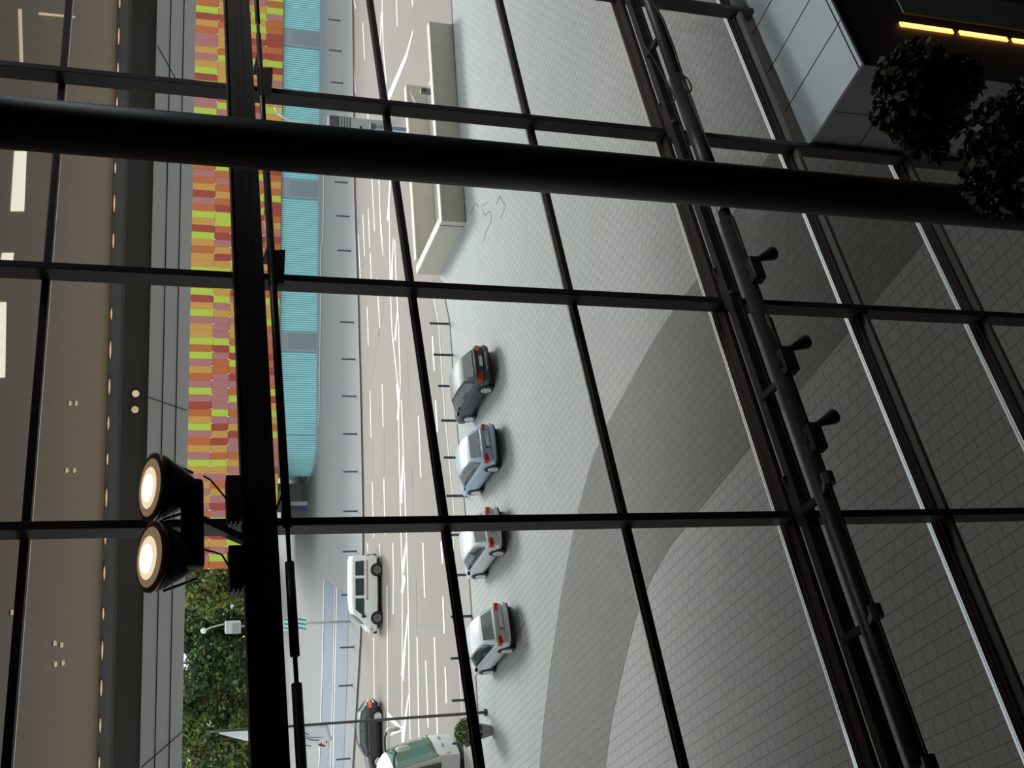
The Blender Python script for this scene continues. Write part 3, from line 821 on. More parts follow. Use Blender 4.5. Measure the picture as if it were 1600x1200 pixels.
def far_tree(loc, h, r, label, weights, seed):
    rng = random.Random(seed)
    t = thing('tree', label, 'tree', loc, rng.uniform(0,6), 'trees beyond the far pavement')
    mb = MB()
    for i in range(22):
        a = rng.uniform(0, 2*PI); rr = r*rng.uniform(0.1, 0.75); zz = h*rng.uniform(0.05, 0.88)
        k = 1 - 0.5*max(0, (zz/h-0.55))
        cr = r*rng.uniform(0.40, 0.62)*k
        leaves(mb, Vector((rr*math.cos(a)*k, rr*math.sin(a)*k, zz)), (cr, cr, cr*0.8), 250, 0.60, weights, rng)
    mb.build('crown', [M_leaf, M_leaf2, M_leaf3, M_leaf4], parent=t)
    MB().tube([(0,0,-0.05),(0.1,0,h*0.3),(0,0.1,h*0.75)], [0.28,0.2,0.08], 8).build('trunk', M_bark, parent=t, smooth=True)
# pixel row in the photo, distance, height, crown radius, leaf mix
kinds = {'g': ('mid green bushy tree', (5,2,3,0.4)), 'y': ('yellow green tree', (3,5,1.5,0.8)), 'd': ('dark green dense tree', (3,0.8,6,0.3)), 'b': ('brownish autumn-tinged tree', (3,2.5,2,3))}
rowA = [(872,131,10.5,4.2,'y','next to the colourful facade'),(925,127,10.8,4.6,'y','behind the street lamp head'),(985,133,11.6,5.0,'d','just beyond the street lamp'),(1045,128,11.0,4.8,'d','midway between street lamp and flag'),(1100,131,11.2,4.6,'b','above the flag tip'),(1150,126,10.6,4.6,'b','behind the white flag'),(1205,129,11.0,4.8,'g','beyond the flag at the picture edge'),(1262,131,11.0,5,'g','last of the front trees')]
rowB = [(840,150,13.2,5.5,'d','half hidden by the colourful facade'),(905,148,13.6,5.6,'g','tall, second row beside the facade'),(965,150,14.0,5.8,'g','tall, second row over the street lamp'),(1030,148,13.8,5.6,'g','tall, second row in the middle'),(1090,150,13.9,5.8,'d','tall, second row before the flag'),(1145,148,13.8,5.8,'y','tall, second row over the flag'),(1205,150,14.0,5.8,'b','tall, second row at the picture edge'),(1270,150,14.0,6,'g','tall, end of the second row')]
for i, (py, yy, h, r, k, w) in enumerate(rowA + rowB):
    p = AY(420, py, yy)
    far_tree((p.x, yy, 0), h, r*0.62, '%s %s' % (kinds[k][0], w), kinds[k][1], 100+i)

def ficus(s, d, h, crown, n, label, seed):
    rng = random.Random(seed)
    t = thing('potted_tree', label, 'plant', FL(s, d, ZF), FA)
    MB().tube([(0,0,0),(0,0,0.04),(0,0,0.40),(0,0,0.42),(0,0,0.39)], [0.16,0.17,0.23,0.24,0.20], 24).build('pot', M_black, parent=t, smooth=True)
    MB().tube([(0,0,0.36),(0,0,0.40)], 0.20, 20).build('soil', M_soil, parent=t)
    MB().tube([(0,0,0.38),(0.02,0.01,h*0.4),(0,0,h*0.75)], [0.035,0.028,0.015], 8).build('trunk', M_bark, parent=t, smooth=True)
    mb = MB()
    for (cx, cy, cz, cr) in crown:
        leaves(mb, Vector((cx, cy, cz)), (cr, cr, cr*0.95), int(n*cr*cr*9), 0.075, (5,1.2), rng, shell=0.3)
    mb.build('crown', [M_ficus, M_ficus2], parent=t)
def crown_at(s0, d0, lst, d):
    out = []
    for px, py, rpx in lst:
        s, z = FP(px, py, d); dist = (FL(s, d, z)-EYE).length
        out.append((s-s0, 0.0+random.uniform(-.08,.08), z-ZF, rpx/FPX*dist))
    return out
dt = 4.4
s1, z1 = FP(1440, 140, dt); s2, z2 = FP(1590, 235, 4.05)
c1 = crown_at(s1, dt, [(1430,122,50),(1400,155,40),(1465,168,52),(1405,195,36),(1440,205,36),(1460,240,20),(1490,138,36),(1420,92,26),(1385,125,24),(1385,180,26)], dt)
c2 = crown_at(s2, 4.05, [(1560,215,52),(1600,190,48),(1585,265,48),(1545,275,34),(1620,240,60),(1600,305,34),(1535,235,28),(1565,300,28),(1650,200,60)], 4.05)
ficus(s1, dt, z1-ZF, c1, 1500, 'dark bushy potted tree in front of the clad ledge, with the rounder whole crown', 5)
ficus(s2, 4.05, z2-ZF, c2, 1500, 'dark potted tree with sparser brownish leaves, cut off by the picture edge', 6)

# clipped ball in a planter beside the flagpole
p = G(772, 1145)
t = thing('planter', 'grey tapered planter with clipped green ball shrub near the flagpole foot', 'plant', (p.x, p.y+0.35, 0), 0.3)
MB().tube([(0,0,0),(0,0,0.03),(0,0,0.62),(0,0,0.64),(0,0,0.55)], [0.20,0.22,0.36,0.37,0.31], 4).build('pot', M_potgrey, parent=t)
MB().tube([(0,0,0.5),(0,0,0.58)], 0.3, 16).build('soil', M_soil, parent=t)
rng = random.Random(3); mb = MB()
leaves(mb, Vector((0,0,1.08)), (0.62,0.62,0.58), 2600, 0.10, (1,), rng, shell=0.95)
mb.build('ball_shrub', M_box, parent=t)
MB().tube([(0,0,0.55),(0,0,0.9)], 0.05, 8).build('stem', M_bark, parent=t)

# ================================================================== STREET FURNITURE
def bollard_mesh():
    t = thing('bollard', 'x', 'bollard')
    MB().tube([(0,0,0),(0,0,0.97),(0,0,1.0)], [0.062,0.062,0.045], 12).build('post', M_post, parent=t, smooth=False)
    MB().tube([(0,0,0),(0,0,0.03)], 0.10, 12).build('foot_plate', M_post, parent=t)
    return t
proto = bollard_mesh(); first = [True]
def place_bollard(px, py, label, group):
    p = G(px, py, 1.0)
    o = proto if first[0] else copy_tree(proto)
    first[0] = False
    o.location = (p.x, p.y, 0); o['label'] = label; o['group'] = group; o['category'] = 'bollard'
near_lab = ['dark bollard just past the concrete ramp wall','dark bollard beside the rear of the dark grey car','dark bollard behind the roof of the dark grey car','dark bollard at the nose of the dark grey car','dark bollard behind the light blue car','dark bollard between the light blue car and the first silver car','dark bollard behind the first silver car, nearest its boot','dark bollard at the nose of the first silver car','dark bollard behind the last silver car, nearest its boot','dark bollard at the middle of the last silver car','dark bollard beyond the last silver car, before the flagpole','dark bollard beside the ball shrub planter']
for i, (px, py) in enumerate([(671,505),(677,554),(684,603),(689,657),(693,715),(697,775),(700,836),(702,899),(704,964),(704,1029),(706,1095),(707,1162)]):
    place_bollard(px, py, near_lab[i], 'bollards along the plaza edge')
far_a = [(512,30),(514,78),(516,128)]
far_b = [(522,284),(525,337),(527,391),(529,446),(531,503),(533,561),(534,619),(535.5,678),(536,737),(536,799),(535,862),(533,930),(531,1012),(529,1072),(527,1130),(525,1187)]
ORD = ['first','second','third','fourth','fifth','sixth','seventh','eighth','ninth','tenth','eleventh','twelfth','thirteenth','fourteenth','fifteenth','sixteenth']
for i, (px, py) in enumerate(far_a):
    place_bollard(px, py, ORD[i] + ' bollard from the picture\'s top edge in the far pavement row, before the column', 'bollards along the far pavement')
for i, (px, py) in enumerate(far_b):
    place_bollard(px, py, ORD[i] + ' bollard in the far pavement row counting from the black column towards the flag', 'bollards along the far pavement')

def on_line(base, top, h):
    b = G(*base); return b
# flagpole
b = G(760, 1113)
fp = thing('flagpole', 'tall slim flagpole with a long white banner flag at the plaza edge', 'flagpole', (b.x, b.y, 0))
MB().tube([(0,0,0),(0,0,11.5),(0,0,11.9)], [0.07,0.05,0.03], 12).build('pole', M_pole, parent=fp, smooth=True)
MB().tube([(0,0,0),(0,0,0.12)], 0.16, 14).build('foot', M_post, parent=fp)
MB().tube([(0,0,11.9),(0,0,12.0)], [0.05,0.02], 10).build('finial', M_pole, parent=fp)
b = Vector(b)
def flag_pt(u, v):                                    # u across from the pole, v down from the tip
    ztop, zbot = 11.45, 7.02
    if v < 0.30: w = 0.04 + 1.62*v*0.98
    else: w = 0.516 + 0.46*(v-0.30)/0.70
    z = ztop + (zbot-ztop)*v - 0.35*u*max(0,(v-0.7)/0.3)*(1 if u < 0.75 else 0.4)
    fold = 0.06*math.sin(u*5+v*9)*u
    return Vector((-0.06 - w*u, fold, z))
mb = MB(); nu, nv = 8, 30
for i in range(nv+1):
    for j in range(nu+1): mb.v.append(flag_pt(j/nu, i/nv))
for i in range(nv):
    for j in range(nu):
        a = i*(nu+1)+j
        mb.f.append((a, a+1, a+nu+2, a+nu+1)); mb.m.append(0)
fl = mb.build('flag', M_flag, parent=fp, smooth=True)
sol = fl.modifiers.new('cloth', 'SOLIDIFY'); sol.thickness = 0.012
def flag_stroke(uv, w, m, name):
    mb = MB()
    P = [flag_pt(u, v) + Vector((0,-0.03,0)) for u, v in uv]
    mb.tube(P, w, 6); mb.build(name, m, parent=fl)
flag_stroke([(0.15,0.70),(0.22,0.75),(0.34,0.79),(0.42,0.81)], 0.022, M_flagblk, 'emblem_stroke')
flag_stroke([(0.50,0.78),(0.54,0.84),(0.52,0.93)], 0.012, M_flagblk, 'emblem_stroke')
flag_stroke([(0.55,0.79),(0.64,0.82),(0.68,0.87),(0.64,0.89)], 0.022, M_flagblk, 'emblem_stroke')
flag_stroke([(0.80,0.74),(0.90,0.78),(0.97,0.84)], 0.016, M_flagblk, 'emblem_stroke')
flag_stroke([(0.80,0.93),(0.86,0.90),(0.90,0.95)], 0.03, M_flagred, 'emblem_stroke')
flag_stroke([(0.70,0.95),(0.78,0.97)], 0.03, M_flagred, 'emblem_stroke')
flag_stroke([(0.90,0.91),(0.95,0.96)], 0.03, M_flagred, 'emblem_stroke')
flag_stroke([(0.66,0.72),(0.70,0.76)], 0.010, M_flagblk, 'emblem_stroke')

# street lamp with signs behind the white van
b = G(547, 971)
lp = thing('street_lamp', 'pale street lamp with boxy head and striped teal signs behind the white van', 'street lamp', (b.x, b.y, 0))
MB().tube([(0,0,0),(0,0,8.3)], [0.09,0.06], 10).build('pole', M_polel, parent=lp, smooth=True)
MB().box((-0.45,-0.3,7.7),(0.35,0.3,8.75)).build('lamp_head', mat('pale_lamp_box', (0.55,0.57,0.56), 0.4), parent=lp, bevel=0.04)
MB().box((-0.40,-0.32,7.8),(0.30,-0.302,8.3)).build('lamp_panel', mat('grey_lamp_panel', (0.33,0.36,0.36), 0.3), parent=lp)
MB().tube([(0.22,0,8.7),(0.1,0,9.3),(-0.05,0,9.85),(-0.22,0,10.1)], [.05,.05,.05,.06], 8).build('arm', M_polel, parent=lp, smooth=True)
mb = MB()
for i in range(7):
    a = -PI/2 + PI*i/6
    pass
mb.tube([(-0.22,0,10.0),(-0.22,0,10.06),(-0.22,0,10.2),(-0.22,0,10.34),(-0.22,0,10.4)], [0.06,0.16,0.21,0.15,0.04], 14)
mb.build('globe', mat('milky_globe', (0.85,0.86,0.84), 0.3), parent=lp, smooth=True)
for k in range(2):
    zc2 = AY(471 if k == 0 else 451, 972, b.y).z
    MB().box((-0.45,-0.13,zc2-0.36),(0.45,-0.10,zc2+0.36)).build('sign_board', mat('white_sign', (0.75,0.80,0.79), 0.5), parent=lp)
    mb = MB()
    for i in (-1, 0, 1):
        x0 = i*0.30
        mb.add([(x0-0.13,-0.135,zc2-0.34),(x0+0.0,-0.135,zc2-0.34),(x0+0.14,-0.135,zc2+0.34),(x0+0.01,-0.135,zc2+0.34)], [(0,1,2,3)])
    mb.build('sign_stripe', M_signteal, parent=lp)

# curved lamp and information pylon half hidden by the column
b = G(640, 199); 
sp = thing('street_lamp', 'slim pale street lamp with curved arm, half hidden behind the column', 'street lamp', (b.x, b.y+8, 0))
hz = AY(500,196,b.y+8).z
pts = [(0,0,0),(0,0,hz-0.5),(0.0,0,hz+0.4),(0.04,0,hz+1.2),(0.15,0,hz+1.9),(0.30,0,hz+2.35),(0.55,0,hz+2.7)]
xo = AY(500,196,b.y+8).x - b.x
MB().tube([(q2[0]+xo*min(1,q2[2]/hz),0,q2[2]) for q2 in pts], 0.085, 10).build('pole', M_polel, parent=sp, smooth=True)
MB().tube([(xo+0.5,0,hz+2.68),(xo+0.9,0,hz+2.9)], [0.07,0.10], 10).build('lamp_head', M_polel, parent=sp, smooth=True)
b = G(600, 199)
py_ = thing('sign_pylon', 'dark grey information pylon with striped text panel, half hidden behind the column', 'sign', (b.x, b.y, 0), 0.1)
H0 = AY(512, 199, b.y).z
MB().box((-0.42,-0.10,0),(0.42,0.10,H0)).build('body', mat('pylon_grey', (0.40,0.41,0.42), 0.5), parent=py_, bevel=0.02)
MB().box((-0.43,-0.115,H0*0.80),(0.43,-0.10,H0*0.97)).build('header', mat('pylon_header', (0.07,0.075,0.08), 0.5), parent=py_)
mb = MB()
for i in range(4):
    z0 = H0*(0.60+0.05*i); mb.box((-0.43,-0.115,z0),(0.43,-0.10,z0+H0*0.026))
mb.build('text_lines', mat('pylon_dark', (0.09,0.09,0.10), 0.5), parent=py_)
MB().box((-0.30,-0.115,H0*0.40),(-0.1,-0.10,H0*0.44)).build('symbol', M_seam, parent=py_)
b = G(636, 203)
br = thing('barrier', 'blue grey barrier arm at the ramp, half hidden behind the column', 'barrier', (b.x, b.y, 0))
hb = AY(578, 200, b.y).z
MB().box((-0.10,-0.10,0),(0.10,0.10,hb*0.9)).build('post', mat('barrier_blue', (0.20,0.27,0.36), 0.4), parent=br)
MB().box((-0.16,-0.12,hb*0.86),(0.16,0.12,hb)).build('head', mat('barrier_head', (0.10,0.11,0.12), 0.5), parent=br)

# ---- concrete ramp walls
A, B2, C2 = G(728,348), G(706,38), G(686,430)
def wallbox(name, a, b, th, h, side, label):
    """a wall from a to b, its thickness on the `side` (+1 = left of a->b)"""
    a, b = Vector((a.x,a.y,0)), Vector((b.x,b.y,0))
    d = (b-a).normalized(); qn = Vector((-d.y,d.x,0))*side*th
    o = thing(name, label, 'wall', a)
    def blk(pts, z0, z1): return MB().prism([tuple((p-a)[:2]) for p in pts], z0, z1)
    blk([a,b,b+qn,a+qn], RZ-0.02, h-0.07).build('body', M_concrete, parent=o)
    e = qn.normalized()*0.02
    blk([a-e-d*0.0,b-e,b+qn+e,a+qn+e-d*0.0], h-0.07, h).build('coping', M_coping, parent=o)
    return o
dAB = (B2-A).normalized(); dAC = (C2-A).normalized()
wallbox('parapet_wall', A, B2, 0.42, 1.22, 1, 'long board-marked concrete parapet beside the ramp, facing the plaza')
qAB = Vector((-dAB.y,dAB.x,0))
wallbox('parapet_wall', A + dAC*0.45, C2, 0.42, 1.22, -1, 'short slanting concrete parapet closing the end of the ramp')
Fq = G(651, 417, 1.22); Fr = G(644, 300, 1.22); Fs = G(628, 90, 1.22)
Fe = G(634, 132, 1.22); Fe = Vector((Fe.x, Fe.y, 0))
wallbox('parapet_wall', Vector((Fq.x,Fq.y,0)) + dAB*0.5, Fe, 0.42, 1.22, 1, 'concrete parapet on the road side of the ramp')
mb = MB()
Lr = (Fe-Vector((A.x,A.y,0))).dot(dAB)
inner_poly = [A+qAB*0.44+dAB*0.6, A+qAB*0.44+dAB*Lr, Fe-qAB*0.05, Vector((Fq.x,Fq.y,0))+dAB*0.8-qAB*0.05]
mb.prism([tuple(p[:2]) for p in inner_poly], RZ, 0.03)
tag(mb.build('slab_ramp', M_concrete), 'concrete ramp floor between the parapets', kind='structure')
pR = G(668,150); hr = thing('handrail', 'thin pale handrail slanting down inside the ramp', 'rail', (pR.x, pR.y, 0))
r0, r1 = G(638,138,1.0)-pR, G(656,176,0.9)-pR
MB().tube([(r0.x,r0.y,1.0),(r1.x,r1.y,0.9)], 0.045, 8).build('rail', M_coping, parent=hr)
for f in (0.0, 0.5, 1.0):
    q2 = r0.lerp(r1, f); MB().tube([(q2.x,q2.y,0.0),(q2.x,q2.y,1.0-0.1*f)], 0.025, 8).build('rail_post', M_polel, parent=hr)
pD = G(680,142); dr_ = thing('added_dark_box', 'small dark box added inside the ramp against the parapet', 'machine', (pD.x-0.0, pD.y+0.3, 0), 0.2)  # plain box put in for a dark spot by the parapet
MB().box((-0.14,-0.12,0.0),(0.14,0.12,0.75)).build('case', mat('dark_box_grey', (0.14,0.14,0.13), 0.5), parent=dr_, bevel=0.03)
MB().box((-0.09,-0.135,0.45),(0.09,-0.12,0.65)).build('front_patch', M_black, parent=dr_)

# ================================================================== BUILDINGS
ang = math.atan2(G(500,300).y-G(497,650).y, G(500,300).x-G(497,650).x)
o0 = G(497.5, 650)
bl = thing('office_building', 'long building with turquoise slatted ground floor and colourful panel facade above', 'building', (o0.x, o0.y, 0), ang)
inv = (Matrix.Translation(o0) @ Matrix.Rotation(ang, 4, 'Z')).inverted()
def BX(px, yoff=0.0):                                 # photo row -> position along the facade
    d = ray(500, px); n = Vector((-math.sin(ang), math.cos(ang), 0)); k = (o0-EYE).dot(n)/d.dot(n)
    return (inv @ (EYE + d*k)).x
xl, xr = BX(742), 62.0
ZT = 3.42
# ground floor: curved corner at the left
prof = []
for i in range(9):
    a = PI/2*i/8
    prof.append((xl + 3.4 - 3.4*math.sin(a) , 0.0 + 4.5*(1-math.cos(a)) ))
prof = prof[::-1]                                      # from the corner side to the straight front
front = [(p[0], p[1]) for p in prof]
body = front + [(xr, 0.0), (xr, 20), (xl, 20)]
MB().prism(body, 0.0, ZT).build('ground_floor', M_teal2, parent=bl, fix=True)
piers = [(a, b) for a, b in ((BX(78),BX(52)), (BX(313),BX(284)), (BX(551),BX(521)), (BX(-180),BX(-210)))]
mb = MB()
x = xl + 3.4
def inpier(x): return any(a-0.1 < x < b+0.1 for a, b in piers)
while x < xr:
    if not inpier(x): mb.box((x-0.045,-0.09,0.12),(x+0.045,-0.0,ZT-0.05))
    x += 0.19
for i in range(30):
    a = PI/2*i/30
    cx_, cy_ = xl+3.4-3.4*math.sin(a), 4.5*(1-math.cos(a))
    mb.box((cx_-0.05,cy_-0.09,0.12),(cx_+0.05,cy_+0.02,ZT-0.05))
mb.build('slat_screen', M_teal, parent=bl)
for a, b in piers:
    MB().box((a,-0.12,0.0),(b,0.05,ZT)).build('pier', M_pier, parent=bl)
    MB().box((a+0.28,-0.14,0.05),(b-0.12,-0.118,ZT-0.75)).build('pier_panel', M_pierw, parent=bl)
pts = [(p[0], p[1]-0.12) for p in front] + [(xr, -0.12)]
mb = MB()
for i in range(len(pts)-1): mb.bar((pts[i][0],pts[i][1],0.10),(pts[i+1][0],pts[i+1][1],0.10), 0.14, 0.2)
mb.build('plinth', M_pier, parent=bl)
# upper floors with coloured panels
ux0 = BX(884)
MB().box((ux0, -0.28, ZT),(xr, 20, 11.3)).build('upper_floors', mat('upper_wall', (0.42,0.20,0.10), 0.7), parent=bl)
rng = random.Random(11); mb = MB(); mj = MB()
pw = 0.602; ncol = int((xr-ux0)/pw); rowz = [3.44,4.90,6.24,7.62,8.98,11.2]
last = [None]*5
for c in range(ncol):
    for r in range(5):
        xw = ux0 + c*pw
        wts = [24,22,21,12,17] if c > 26 else [13,22,26,13,28]
        k = rng.choices(range(5), wts)[0]
        if k == last[r] and rng.random() < 0.6: k = rng.choices(range(5), wts)[0]
        last[r] = k
        mb.box((xw+0.006,-0.34,rowz[r]+0.012),(xw+pw-0.006,-0.28,rowz[r+1]-0.012), k)
        if r and (c*5+r) % 2 == 0: mj.box((xw-0.03,-0.36,rowz[r]-0.10),(xw+0.05,-0.338,rowz[r]+0.10))
mb.build('panel_facade', PANEL, parent=bl)
mj.build('fixing_clip', M_farwhite, parent=bl)
# gate beside the building
gp = AY(460, 788, 104.5)
gt = thing('gate_pylon', 'white slab pylon with dark blue side beyond the rounded building corner', 'pylon', (gp.x, 104.5, 0), 0.1)
MB().box((-0.12,-0.4,0),(0.24,0.4,2.75)).build('slab', M_farwhite, parent=gt)
MB().box((-0.62,-0.3,0),(-0.12,0.4,2.7)).build('side', M_farblue, parent=gt)
gp2 = AY(460, 806, 108)
g2 = thing('garden_wall', 'low grey wall with a dark cap behind the white pylon', 'wall', (gp2.x, 108, 0), 0.1)
MB().box((-1.6,-0.3,0),(0.7,0.3,1.7)).build('body', M_fargrey, parent=g2)
MB().box((-1.6,-0.32,1.7),(0.7,0.32,1.85)).build('cap', mat('dark_cap', (0.10,0.10,0.13), 0.6), parent=g2)
gp3 = AY(460, 772, 109)
g3 = thing('kiosk', 'small grey kiosk with a white window tucked behind the rounded corner', 'kiosk', (gp3.x, 109, 0), 0.1)
MB().box((-1.0,-1.0,0),(1.0,1.0,3.2)).build('body', M_fargrey, parent=g3)
MB().box((-0.6,-1.05,1.4),(0.3,-0.99,2.4)).build('window_panel', M_farwhite, parent=g3)
MB().box((-1.1,-1.1,3.2),(1.1,1.1,3.35)).build('roof', M_leaf3, parent=g3)

# ================================================================== VEHICLES
def wheel(parent, x, y, r, w, side, rimm, spokes=5):
    wh = MB().tube([(0,-w/2,0),(0,-w/2+0.02,0),(0,w/2-0.02,0),(0,w/2,0)], [r*0.90,r,r,r*0.90], 26).build('wheel', M_tyre, parent=parent, loc=(x,y,r))
    mb = MB()
    yo = side*(w/2+0.004)
    mb.tube([(0,yo-side*0.03,0),(0,yo,0)], [r*0.70, r*0.70], 26, mi=0)
    mb.build('hub_well', M_black, parent=wh)
    mb = MB()
    yo2 = side*(w/2+0.012)
    for k in range(spokes):
        a = 2*PI*k/spokes
        mb.bar((0,yo2,0),(math.cos(a)*r*0.66,yo2,math.sin(a)*r*0.66), 0.11*r/0.31, 0.02, up=(0,1,0))
    n = 26
    ring = [(math.cos(2*PI*k/n)*r*0.66, yo2, math.sin(2*PI*k/n)*r*0.66) for k in range(n+1)]
    mb.tube(ring, 0.030, 6, cap=False)
    mb.tube([(0,yo2-0.01,0),(0,yo2+0.012,0)], r*0.17, 12)
    mb.build('rim', rimm, parent=wh)

def quad_at(S, seg, u0, u1, v0, v1, off):
    pass

def car(name, label, P, head, paint, L=4.25, Wd=1.75, rear=M_rglass, rimm=M_rim, brake=M_red, group=None, notch=False, hgt=1.46, cat='car', spokes=5, mirror=None):
    """x forward, y left. body loft + cabin + glass + lamps + wheels"""
    t = thing(name, label, cat, (P[0],P[1],P[2] if len(P) > 2 else 0), head, group)
    k = L/4.25; w = Wd/1.75; hk = hgt/1.46
    st = [(-2.13,.66,.44,.70,.72),(-2.09,.78,.36,.86,.88),(-2.02,.84,.31,.93,.96),(-1.75,.865,.24,.955,.99),(-1.2,.875,.20,.95,.985),(0,.875,.18,.925,.96),(0.9,.87,.18,.90,.955),(1.25,.86,.20,.86,.93),(1.65,.84,.22,.79,.86),(1.95,.80,.27,.71,.77),(2.08,.70,.34,.62,.67),(2.13,.58,.40,.55,.57)]
    secs = []
    for x, hw, zb, zs, zt in st:
        x *= k; hw *= w
        half = [(hw*.80,zb),(hw*.97,zb+.07),(hw,zb+.42*(zs-zb)),(hw*.985,zb+.72*(zs-zb)),(hw*.965,zs-.07),(hw*.90,zs),(hw*.62,zt)]
        secs.append([(x,y,z) for y, z in half] + [(x,0,zt+.012)] + [(x,-y,z) for y, z in reversed(half)])
    MB().loft(secs, closed=True).build('body', paint, parent=t, smooth=True, fix=True)
    MB().box((-1.85*k,-.70*w,.16),(1.9*k,.70*w,.30)).build('underbody', M_under, parent=t)
    # cabin
    if notch: pr = [(-1.62,.95,.70),(-1.02,1.36,.56),(-.45,1.43,.60),(.25,1.40,.585),(1.18,.93,.72)]
    else: pr = [(-2.03,.95,.71),(-1.50,1.36,.575),(-.75,1.455,.605),(.20,1.43,.59),(1.15,.93,.72)]
    bxs = [pr[0][0]+.10, pr[1][0]-.02, pr[2][0], pr[3][0]+.05, pr[4][0]-.08]
    top = [(x*k, hw*w, .95+(z-.95)*hk) for x, z, hw in pr]
    base = [(x*k, .80*w if 0 < i < 4 else .745*w, .915) for i, x in enumerate(bxs)]
    secs = []
    for (x, hw, z), (bx, bh, bz_) in zip(top, base):
        mid = 0.5
        secs.append([(bx,bh,bz_-.03),(bx*.6+x*.4,bh*.6+hw*.4+.025,bz_*.58+z*.42),(x,hw,z),(x,hw*.5,z+.022),(x,0,z+.03),(x,-hw*.5,z+.022),(x,-hw,z),(bx*.6+x*.4,-(bh*.6+hw*.4+.025),bz_*.58+z*.42),(bx,-bh,bz_-.03)])
    MB().loft(secs).build('cabin', paint, parent=t, smooth='auto')
    def side_pt(i, u, v, sg):                          # on the cabin side, segment i, bilinear
        a0, b0 = Vector((base[i][0],base[i][1],base[i][2])), Vector((top[i][0],top[i][1],top[i][2]))
        a1, b1 = Vector((base[i+1][0],base[i+1][1],base[i+1][2])), Vector((top[i+1][0],top[i+1][1],top[i+1][2]))
        p = (a0.lerp(b0,v)).lerp(a1.lerp(b1,v), u)
        bul = .028*4*v*(1-v)*1.0
        return Vector((p.x, (p.y+bul+.012)*sg, p.z+.003))
    for sg in (1, -1):
        cs = [(0,.72,.14,.34),(0,.93,.13,.66),(1,.2,.12,.84),(1,.6,.11,.88),(2,.0,.11,.89),(2,.5,.11,.89),(3,.02,.11,.87),(3,.30,.12,.84),(3,.62,.13,.76),(3,.80,.14,.30)]
        mb = MB()
        for a, b in zip(cs[:-1], cs[1:]):
            for f in range(3):
                v0, v1 = f/3, (f+1)/3
                mb.add([side_pt(a[0],a[1],a[2]+(a[3]-a[2])*v0,sg), side_pt(b[0],b[1],b[2]+(b[3]-b[2])*v0,sg), side_pt(b[0],b[1],b[2]+(b[3]-b[2])*v1,sg), side_pt(a[0],a[1],a[2]+(a[3]-a[2])*v1,sg)], [(0,1,2,3)])
        sw = mb.build('side_window', M_cglass, parent=t, smooth=False, fix=False)
        p0, p1 = side_pt(2,.25,.10,sg), side_pt(2,.28,.90,sg)
        MB().bar(p0+Vector((0,.004*sg,0)), p1+Vector((0,.004*sg,0)), 0.012, 0.07, up=(1,0,0)).build('pillar', M_black, parent=sw)
    def glassquad(i0, i1, m0, m1, side, nm, m, hwf):
        a, b = top[i0], top[i1]
        pa, pb = Vector((a[0],0,a[2]+.028)), Vector((b[0],0,b[2]+.028))
        d = (pb-pa); nrm = Vector((-d.z,0,d.x)).normalized()
        if nrm.z < 0: nrm = -nrm
        p0, p1 = pa.lerp(pb,m0)+nrm*.012, pa.lerp(pb,m1)+nrm*.012
        h0, h1 = (a[1]+(b[1]-a[1])*m0)*hwf, (a[1]+(b[1]-a[1])*m1)*hwf
        MB().add([(p0.x,-h0,p0.z-.012),(p0.x,0,p0.z),(p0.x,h0,p0.z-.012),(p1.x,h1,p1.z-.012),(p1.x,0,p1.z),(p1.x,-h1,p1.z-.012)], [(0,1,4,5),(1,2,3,4)]).build(nm, m, parent=t, fix=True)
    glassquad(0, 1, .14, .90, 0, 'rear_window', rear, .86)
    glassquad(4, 3, .10, .92, 0, 'windshield', M_cglass, .88)
    # rear lamps, plate, trim
    for sg in (1, -1):
        mb = MB()
        P2 = [(-2.09*k,.50*w*sg,.86),(-2.02*k,.80*w*sg,.88),(-1.86*k,.862*w*sg,.87),(-1.88*k,.872*w*sg,.70),(-2.06*k,.80*w*sg,.70),(-2.13*k,.56*w*sg,.74)]
        mb.add([Vector(p)+Vector((-.055,.022*sg,.012)) for p in P2]+[Vector(p)+Vector((.06,-.04*sg,0)) for p in P2],
               [(0,1,4,5),(1,2,3,4),(6,11,10,7),(7,10,9,8),(0,6,7,1),(1,7,8,2),(2,8,9,3),(3,9,10,4),(4,10,11,5),(5,11,6,0)])
        tl = mb.build('tail_light', brake, parent=t, fix=True)
        MB().box((2.0*k-.16,.70*w*sg-.10,.60),(2.0*k+.03,.70*w*sg+.08,.70)).build('headlight', M_clear, parent=t, bevel=.02)
        ym = .90*w*sg
        MB().box((.78*k,ym-.07,.93),(.92*k,ym+.09,1.06)).build('mirror', mirror or M_black, parent=t, bevel=.03)
    pl_ = MB().box((-2.185*k,-.28,.65),(-2.11*k,.28,.79)).build('license_plate', M_plate, parent=t)
    MB().box((-2.188*k,.225,.65),(-2.109*k,.284,.79)).build('country_band', M_eu, parent=pl_)
    mb = MB()
    mb.tube([(-1.98*k,.86*w,.50),(-2.16*k,.78*w,.50),(-2.255*k,.4*w,.50),(-2.275*k,0,.50),(-2.255*k,-.4*w,.50),(-2.16*k,-.78*w,.50),(-1.98*k,-.86*w,.50)], .022, 8)
    mb.build('bumper_trim', M_chrome, parent=t, smooth=True)
    mb = MB()
    mb.tube([(-1.80*k,.85*w,.48),(-2.0*k,.83*w,.48),(-2.12*k,.74*w,.48),(-2.18*k,.4*w,.48),(-2.20*k,0,.48),(-2.18*k,-.4*w,.48),(-2.12*k,-.74*w,.48),(-2.0*k,-.83*w,.48),(-1.80*k,-.85*w,.48)], [.05,.085,.10,.105,.105,.105,.10,.085,.05], 12)
    mb.build('rear_bumper', paint, parent=t, smooth=True)
    mb = MB()
